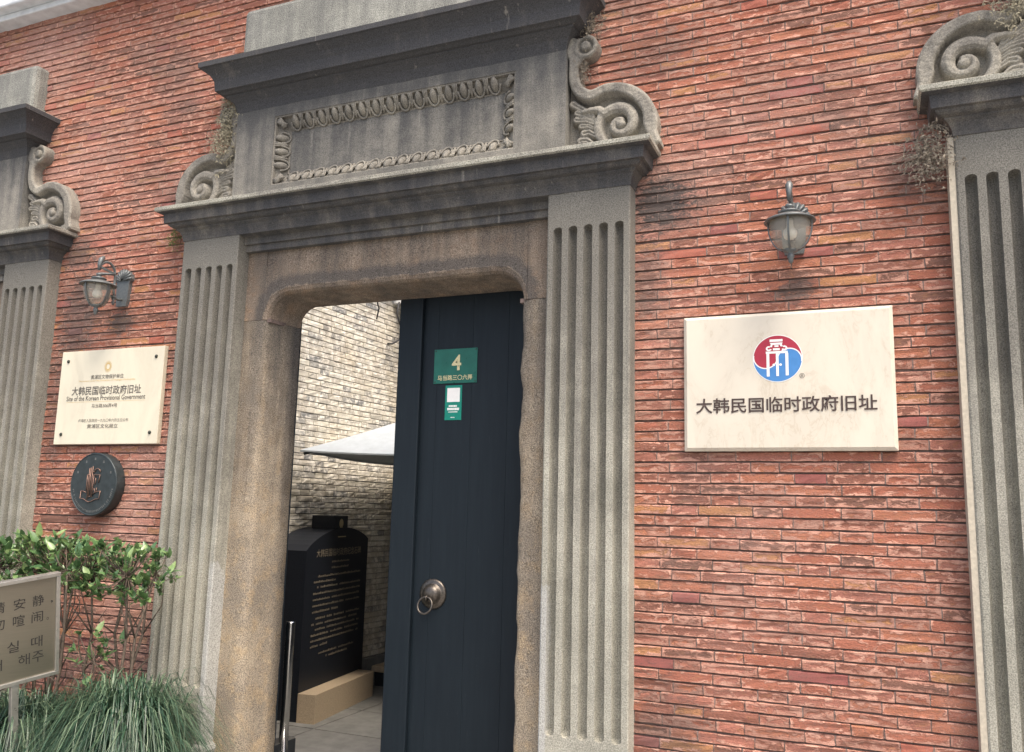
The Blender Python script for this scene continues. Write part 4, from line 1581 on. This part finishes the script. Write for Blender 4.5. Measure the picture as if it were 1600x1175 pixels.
mb.poly(arc(0.58, 1.405, 0.036, 0, 2 * pi, 20)[:-1], 0.159)
for k in range(3):
    mb.box(0.56 + 0.016 * k, 0.568 + 0.016 * k, 0.157, 0.1588, 1.358, 1.38)
mb.build('gilt_flower', M['gilt'], cp)
mb = MB()
mb.box(0.50, 0.64, 0.142, 0.1445, 1.297, 1.305)
mb.build('gilt_line', M['gilt'], ms)
text('memorial_title', '大韩民国临时政府纪念石碑', 0.78, 0.062, 0.55, 0.1445, 1.185, M['giltdim'], ms, bold=0.01)
mb = MB()
rr_ = random.Random(9)


def dashes(xa, xb, z, h_):
    q = xa
    while q < xb:
        w_ = rr_.uniform(0.010, 0.022)
        hh = h_ * rr_.uniform(0.6, 1.0)
        mb.poly([(q, z), (q + w_, z), (q + w_, z + hh), (q, z + hh)], 0.1438)
        q += w_ + rr_.uniform(0.003, 0.007) + (0.03 if rr_.random() < 0.06 else 0)


for xa, xb, z in ((0.42, 0.72, 1.105), (0.42, 0.72, 1.06), (0.20, 0.95, 1.005), (0.14, 0.5, 0.965), (0.20, 0.95, 0.925), (0.14, 0.95, 0.88), (0.14, 0.95, 0.835), (0.14, 0.95, 0.79), (0.14, 0.55, 0.745),
                  (0.20, 0.95, 0.695), (0.14, 0.95, 0.655), (0.20, 0.95, 0.615), (0.14, 0.95, 0.575), (0.14, 0.95, 0.535), (0.14, 0.4, 0.495), (0.28, 0.88, 0.435), (0.40, 0.75, 0.40)):
    mb = MB()
    dashes(xa, xb, z, 0.017)
    stuff(mb.build('inscription_line', M['giltdim'], ms))

# market parasol
um = thing('parasol', 'pale grey square market parasol open in the courtyard', 'parasol', (-3.09, 2.84, 0))
apex = Vector((0, 0, 2.535))
cs = [Vector((x_, y_, 1.967)) for x_, y_ in ((-1.04, -1.04), (1.04, -1.04), (1.04, 1.04), (-1.04, 1.04))]
mb = MB()
for k in range(4):
    a, b = cs[k], cs[(k + 1) % 4]
    rows = []
    for i in range(9):
        t = i / 8
        row = []
        for j in range(9):
            q = a.lerp(b, j / 8)
            p_ = q.lerp(apex, t)
            p_.z -= 0.035 * math.sin(pi * j / 8) * (1 - t) + 0.03 * math.sin(pi * t)
            row.append(p_[:])
        rows.append(row)
    mb.grid(rows)
    mb.grid([[(p_[0], p_[1], p_[2] - 0.012) for p_ in rows[0]], rows[0]], smooth=False)
mb.build('canopy', M['canopy'], um)
for q in cs:
    mb = MB()
    mb.tube([(q.x * 0.98, q.y * 0.98, q.z - 0.03), (0, 0, 2.47)], 0.011, 6)
    mb.build('rib', M['darkmetal'], um)
mb = MB()
mb.tube([(0, 0, 0.0), (0, 0, 2.55)], 0.024, 12)
mb.build('pole', M['darkmetal'], um)
mb = MB()
mb.box(-0.3, 0.3, -0.3, 0.3, 0.0, 0.09, c=0.01)
mb.build('base', M['concrete'], um)

# stainless posts just inside the door
po = thing('steel_post', 'polished round steel post standing just inside the doorway', 'post', (-3.405, 0.85, 0))
mb = MB()
mb.lathe([(0.028, 0.006), (0.028, 0.815), (0.0265, 0.824), (0.0, 0.825)], 28)
mb.build('tube', M['steel'], po)
mb = MB()
mb.lathe([(0.07, 0.0046), (0.07, 0.009), (0.062, 0.014), (0.028, 0.015)], 28)
mb.build('foot', M['steel'], po)
fb = thing('floor_box', 'low grey metal floor box with slim upright behind the steel post', 'floor box', (-3.42, 0.86, 0))
mb = MB()
mb.box(-0.075, 0.012, -0.12, 0.12, 0.005, 0.105, c=0.005)
mb.build('body', M['darkmetal'], fb)
mb = MB()
mb.box(-0.073, 0.010, -0.118, 0.118, 0.1055, 0.109)
mb.build('cover', M['frame'], fb)
mb = MB()
mb.box(-0.072, -0.060, 0.10, 0.112, 0.1095, 0.80)
mb.build('upright', M['darkmetal'], fb)

# ledge, eave, shutter, cables
ld = thing('stone_ledge', 'low pale stone ledge at the foot of the courtyard wall', 'ledge', (-3.62, 2.98, 0))
mb = MB()
mb.box(-0.50, 0.9, 0.0, 0.5, 0.125, 0.175, c=0.006)
mb.build('top_slab', M['beigebase'], ld)
mb = MB()
mb.box(-0.48, 0.9, 0.03, 0.47, 0.0046, 0.124)
mb.build('plinth', M['darkmetal'], ld)
ev = thing('eave', 'white painted eave board at the top of the courtyard', 'eave', (-3.2, 3.2, 3.47))
mb = MB()
mb.box(-1.12, 1.6, 0.0, 0.05, 0.0, 0.14, c=0.004)
mb.build('fascia_board', M['whitecap'], ev)
mb = MB()
mb.box(-1.12, 1.6, 0.051, 0.9, 0.115, 0.14)
mb.build('soffit', M['whitecap'], ev)
sh = thing('shutter', 'dark framed grey shutter upright against the courtyard wall', 'shutter', (-4.12, 3.33, 0))
for (a, b, c_, d) in ((0, 0.05, 0.0, 2.58), (0.30, 0.35, 0.0, 2.58), (0.0505, 0.2995, 2.52, 2.58), (0.0505, 0.2995, 0.0, 0.06)):
    mb = MB()
    mb.box(0.0, 0.06, a, b, c_ + 0.005, d, c=0.003)
    mb.build('frame_rail', M['darkmetal'], sh)
mb = MB()
mb.box(0.02, 0.04, 0.051, 0.299, 0.065, 2.519)
mb.build('panel', plain('grey_panel', (0.18, 0.19, 0.20), 0.6), sh)
mb = MB()
mb.tube([(-4.10, 3.134, 3.46), (-4.10, 3.098, 3.342), (-4.09, 3.13, 3.27), (-4.09, 3.204, 3.21), (-4.09, 3.208, 3.16), (-4.09, 3.143, 3.099), (-4.10, 3.043, 3.043), (-4.14, 3.02, 3.04)], 0.009, 7)
tag(mb.build('cable', M['cable']), 'black cable looping down the top of the courtyard wall', 'cable')
mb = MB()
mb.tube([(-4.10, 2.74, 3.54), (-4.10, 2.755, 3.36), (-4.10, 2.785, 3.32), (-4.12, 2.785, 3.22)], 0.0065, 6)
tag(mb.build('cable', M['cable']), 'short thin cable hanging beside the white eave', 'cable')


# ------------------------------------------------------------------ plants
def ribbon(mb_, pts, w0, w1, facing=None):
    n_ = len(pts)
    rows = []
    for i, q in enumerate(pts):
        q = Vector(q)
        tdir = (Vector(pts[min(i + 1, n_ - 1)]) - Vector(pts[max(i - 1, 0)])).normalized()
        side = tdir.cross(facing if facing is not None else Vector((0, 0, 1)))
        if side.length < 1e-4:
            side = Vector((1, 0, 0))
        side.normalize()
        t = i / (n_ - 1)
        w_ = (w0 + (w1 - w0) * t) * (1 - t ** 3 * 0.9)
        rows.append([(q - side * w_)[:], (q + side * w_)[:]])
    mb_.grid(rows)


def leaf_mesh(L, W_, fold, bend, name='leaf'):
    mb_ = MB()
    rows = []
    for i in range(5):
        t = i / 4
        w_ = W_ * math.sin(pi * min(1, 0.10 + 0.88 * t) ** 0.85) * 0.5
        rows.append([(-w_, L * t, fold * w_ - bend * t * t), (0, L * t, -bend * t * t), (w_, L * t, fold * w_ - bend * t * t)])
    mb_.grid(rows)
    return mb_.mesh(name, M['leaf'])


LEAVES = [leaf_mesh(0.049 * s, 0.025 * s, f, b) for s, f, b in ((1, .35, .006), (.85, .5, .010), (1.15, .25, .004), (.7, .4, .008), (1.0, .15, .014))]


def shrub(label, base, crown, nros, seed, low=()):
    rg_ = random.Random(seed)
    s = thing('leafy_shrub', label, 'shrub', base, None, 'leafy shrubs along the wall')
    bx = Vector(base)
    (cx0, cx1), (cy0, cy1), (cz0, cz1) = crown
    mb_ = MB()
    stems = []
    nst = 5
    for k in range(nst):
        t = (k + 0.5) / nst
        topx = cx0 + (cx1 - cx0) * t + rg_.uniform(-.04, .04)
        p0 = Vector((bx.x + (t - .5) * (cx1 - cx0) * 0.62 + rg_.uniform(-.03, .03), bx.y + rg_.uniform(-.06, .06), bx.z))
        p3 = Vector((topx, rg_.uniform(cy0, cy1), cz0 + (cz1 - cz0) * 0.45))
        p1 = p0.lerp(p3, 0.35) + Vector((rg_.uniform(-.04, .04), rg_.uniform(-.03, .03), 0))
        p2 = p0.lerp(p3, 0.7) + Vector((rg_.uniform(-.04, .04), rg_.uniform(-.03, .03), 0))
        kn = [p0.lerp(p1, .5) + Vector((rg_.uniform(-.02, .02), rg_.uniform(-.02, .02), 0)), p1, p1.lerp(p2, .5) + Vector((rg_.uniform(-.025, .025), rg_.uniform(-.02, .02), 0)), p2]
        mb_.tube([(q - bx)[:] for q in [p0] + kn + [p3]], [.010, .009, .0085, .0075, .0065, .004], 6)
        for q in kn[1:] + kn[2:]:
            e1 = q + Vector((rg_.uniform(-.13, .13), rg_.uniform(-.08, .05), rg_.uniform(.06, .16)))
            e2 = e1 + Vector((rg_.uniform(-.06, .06), rg_.uniform(-.04, .03), rg_.uniform(.03, .12)))
            mb_.tube([(v_ - bx)[:] for v_ in (q, e1, e2)], [.0045, .003, .0016], 5)
        stems += [p2, p3, p3]
    spots = []
    for k in range(nros):
        x = rg_.uniform(cx0, cx1)
        y = rg_.uniform(cy0, cy1)
        zt = cz1 + 0.02 - 0.11 * abs(nz(x, y, seed, 7)) - 0.04 * rg_.random()
        z = zt - (zt - cz0) * rg_.random() ** 1.5
        spots.append((Vector((x, y, z)), 1.0))
    for (lx, ly, lz, lr, ln) in low:
        for k in range(ln):
            spots.append((Vector((lx + rg_.gauss(0, lr), ly + rg_.gauss(0, lr * .6), lz + rg_.gauss(0, lr))), 0.9))
        stems.append(Vector((lx, ly, lz - lr)))
        mb_.tube([(Vector((lx + .01, ly, bx.z)) - bx)[:], (Vector((lx, ly, lz)) - bx)[:]], [.005, .003], 5)
    allm = []
    nl = 0
    for p_, sc in spots:
        st_ = min(stems, key=lambda q: (q - p_).length)
        mid = st_.lerp(p_, 0.5) + Vector((0, 0, -0.02))
        mb_.tube([(q - bx)[:] for q in (st_, mid, p_)], [.0032, .0026, .0018], 4)
        ax = ((p_ - st_) * 0.6 + Vector((rg_.uniform(-.3, .3), rg_.uniform(-.45, .1), 0.45))).normalized()
        for q in range(rg_.choice((4, 5, 5, 6))):
            nl += 1
            az = rg_.uniform(0, 2 * pi)
            el = rg_.uniform(0.25, 1.15)
            a_ = ax.orthogonal().normalized()
            b_ = ax.cross(a_)
            d = (ax * math.cos(el) + (a_ * math.cos(az) + b_ * math.sin(az)) * math.sin(el)).normalized()
            d = (d + Vector((0, 0, 0.1))).normalized()
            up = (Vector((rg_.uniform(-.4, .4), rg_.uniform(-.7, .2), 1)) - d * d.z).normalized()
            side = d.cross(up).normalized()
            up = side.cross(d)
            k_ = rg_.choice((0.55, 0.7, 0.9, 1.0, 1.1, 1.3)) * rg_.uniform(0.9, 1.1) * sc
            allm.append((rg_.choice(LEAVES), Matrix.Translation(p_ - bx - ax * 0.012 * (q % 3)) @ (Matrix((side, d, up)).transposed() * k_).to_4x4()))
    mb_.build('stems', M['twig'], s)
    allm.sort(key=lambda e: e[1].translation.y)          # the ones nearest the lane are leaves of their own, the rest one mass
    inner = MB()
    for i, (me, mt) in enumerate(allm):
        if i < 300:
            o = link('leaf', me, s)
            o.matrix_local = mt
        else:
            inner.add([(mt @ q.co)[:] for q in me.vertices], [tuple(f.vertices) for f in me.polygons], 0, True)
    if inner.v:
        stuff(inner.build('inner_leaves', M['leafrest'], s))
    return s


shrub('leafy shrub on bare stems beside the fluted pilaster, under the round black plaque', (-3.58, -0.40, 0.15), ((-3.76, -3.31), (-0.56, -0.20), (1.05, 1.335)), 150, 21, low=((-3.585, -0.46, 0.82, 0.055, 16),))
shrub('leafy shrub in the middle, directly behind the steel notice board', (-4.02, -0.40, 0.15), ((-4.20, -3.74), (-0.55, -0.22), (1.05, 1.345)), 150, 22)
shrub('leafy shrub against the left gateway pilaster at the picture edge', (-4.5, -0.40, 0.15), ((-4.75, -4.18), (-0.55, -0.22), (1.05, 1.34)), 150, 23)


def grass(label, base, n_, R_, H_, seed):
    rg_ = random.Random(seed)
    s = thing('grass_clump', label, 'grass clump', base, None, 'strap-leaved grass clumps in the bed')
    for half in range(2):
        mb_ = MB()
        for k in range(n_ // 2):
            az = rg_.uniform(0, 2 * pi)
            d = Vector((math.cos(az), math.sin(az), 0))
            L = rg_.uniform(0.55, 1.1)
            reach = R_ * L * rg_.uniform(0.6, 1.15)
            hh = H_ * rg_.uniform(0.6, 1.0) * (1.15 - 0.35 * L)
            drop = rg_.uniform(0.5, 1.35)
            p0 = Vector((rg_.gauss(0, .05), rg_.gauss(0, .05), 0))
            pts = []
            tw = rg_.uniform(-.35, .35)
            for i in range(8):
                t = i / 7
                r_ = reach * t ** 1.15
                z = hh * (1 - (1 - min(1, t * 1.6)) ** 2) - drop * hh * max(0.0, t - 0.4) ** 1.6 * 2.0
                dd = Vector((math.cos(az + tw * t), math.sin(az + tw * t), 0))
                pts.append((p0 + dd * r_ + Vector((0, 0, max(z, -0.1))))[:])
            if rg_.random() < 0.16:        # bent over part-way
                kk = rg_.choice((3, 4, 5))
                for i in range(kk + 1, 8):
                    pts[i] = (pts[i][0] * 0.92, pts[i][1] * 0.92, pts[kk][2] - (i - kk) * 0.07)
            ribbon(mb_, pts, rg_.choice((.002, .003, .004, .005, .006)), .0011)
        stuff(mb_.build('blades', M['blade'], s))
    return s


grass('big arching grass clump at the foot of the left fluted pilaster', (-3.26, -0.55, 0.12), 2300, 0.60, 0.74, 31)
grass('arching grass clump under the steel notice board, cut by the picture edge', (-3.82, -0.62, 0.12), 1700, 0.55, 0.60, 32)
grass('arching grass clump hidden mostly behind the notice board at the left', (-4.45, -0.55, 0.12), 900, 0.46, 0.5, 33)

# dark rosette plant by the left gateway
dp = thing('dark_rosette_plant', 'small dark rosette plant against the left gateway above the shrubs', 'plant', (-4.55, -0.09, 1.12))
mb = MB()
rr_ = random.Random(2)
for k in range(13):
    az = rr_.uniform(0, 2 * pi)
    el = rr_.uniform(.2, 1.2)
    d = Vector((math.cos(az) * math.cos(el), 0.6 * math.sin(az) * math.cos(el) - 0.1, math.sin(el)))
    o_ = Vector((0, 0, 0.16))
    ribbon(mb, [(o_ + d * (0.11 * t) + Vector((0, 0, -0.03 * t * t)))[:] for t in (0, .25, .5, .75, 1)], 0.016, 0.010, Vector((0.2, -1, 0.4)))
mb.build('leaves', M['darkleaf'], dp)
mb = MB()
mb.tube([(0, 0.02, -0.2), (0.01, 0, 0.0), (0, 0, 0.17)], 0.006, 6)
mb.build('stem', M['twig'], dp)


def weed(label, loc, size, n_, mat, seed, droop=0.7, spread=(1, .5, 1)):
    """tangled dry spray: rooted along a crack, curled stalks with small shrivelled leaves"""
    rg_ = random.Random(seed)
    s = thing('weed_tuft', label, 'weed', loc, None, 'weeds rooted in the wall and cornices')
    mb_, lv = MB(), MB()
    for k in range(n_):
        o_ = Vector((rg_.gauss(0, size * .30) * spread[0], -rg_.random() * size * .2, rg_.gauss(0, size * .42) * spread[2]))
        d = Vector((rg_.gauss(0, 1) * spread[0], -abs(rg_.gauss(0, 1)) * spread[1], rg_.gauss(0.2, .8))).normalized()
        L = size * rg_.uniform(.15, .6)
        q, pts = o_.copy(), []
        for i in range(6):
            pts.append(q[:])
            d = (d + Vector((rg_.gauss(0, .38), rg_.gauss(0, .2), rg_.gauss(-droop * .3, .38)))).normalized()
            q = q + d * (L / 5)
        ribbon(mb_, pts, size * rg_.uniform(.006, .014), size * .006, Vector((rg_.uniform(-.5, .5), -1, rg_.uniform(-.5, .5))))
        for r_ in range(2):
            c_ = Vector(pts[rg_.choice((2, 3, 4, 5))])
            e = Vector((rg_.gauss(0, 1), rg_.gauss(0, .6), rg_.gauss(-.3, 1))).normalized() * size * rg_.uniform(.05, .16)
            ribbon(lv, [c_[:], (c_ + e * .5 + Vector((0, -.002, .002)))[:], (c_ + e)[:]], size * rg_.uniform(.015, .04), size * .008, Vector((rg_.uniform(-.7, .7), -1, rg_.uniform(-.7, .7))))
    stuff(mb_.build('dry_stalks', mat, s))
    stuff(lv.build('shrivelled_leaves', mat, s))
    return s


weed('tall pale dry weed hanging down beside the frieze on the left scroll', (-3.375, -0.04, 3.70), 0.16, 420, M['weed'], 1, 0.6, (.55, .5, 1.5))
weed('pale dry weed lower down, growing on top of the left scroll', (-3.40, -0.08, 3.59), 0.10, 200, M['weed'], 9, 0.5)
weed('brown curly dry weed under the right gateway cornice', (0.235, -0.09, 2.985), 0.125, 330, M['weedgrey'], 2, 0.9)
weed('pale curled weed on top of the right gateway scroll at the picture corner', (0.56, -0.07, 3.60), 0.12, 200, M['weed'], 3, 0.9)
weed('small grey weed in the notch of the right-hand scroll beside the frieze', (-1.225, -0.04, 3.64), 0.08, 130, M['weedgrey'], 4, 0.9, (.5, .5, 1.3))
weed('grey weed above the right-hand scroll, under the end of the upper cornice', (-1.18, -0.05, 3.87), 0.09, 160, M['weedgrey'], 5, 0.8)
weed('fresh green weed under the left end of the lower cornice', (-3.74, -0.02, 3.085), 0.085, 110, M['weedgreen'], 6, 0.6)
weed('dark weed at the right end of the lower cornice, on the brick', (-0.865, -0.03, 3.26), 0.05, 50, M['weedgrey'], 8, 0.6)
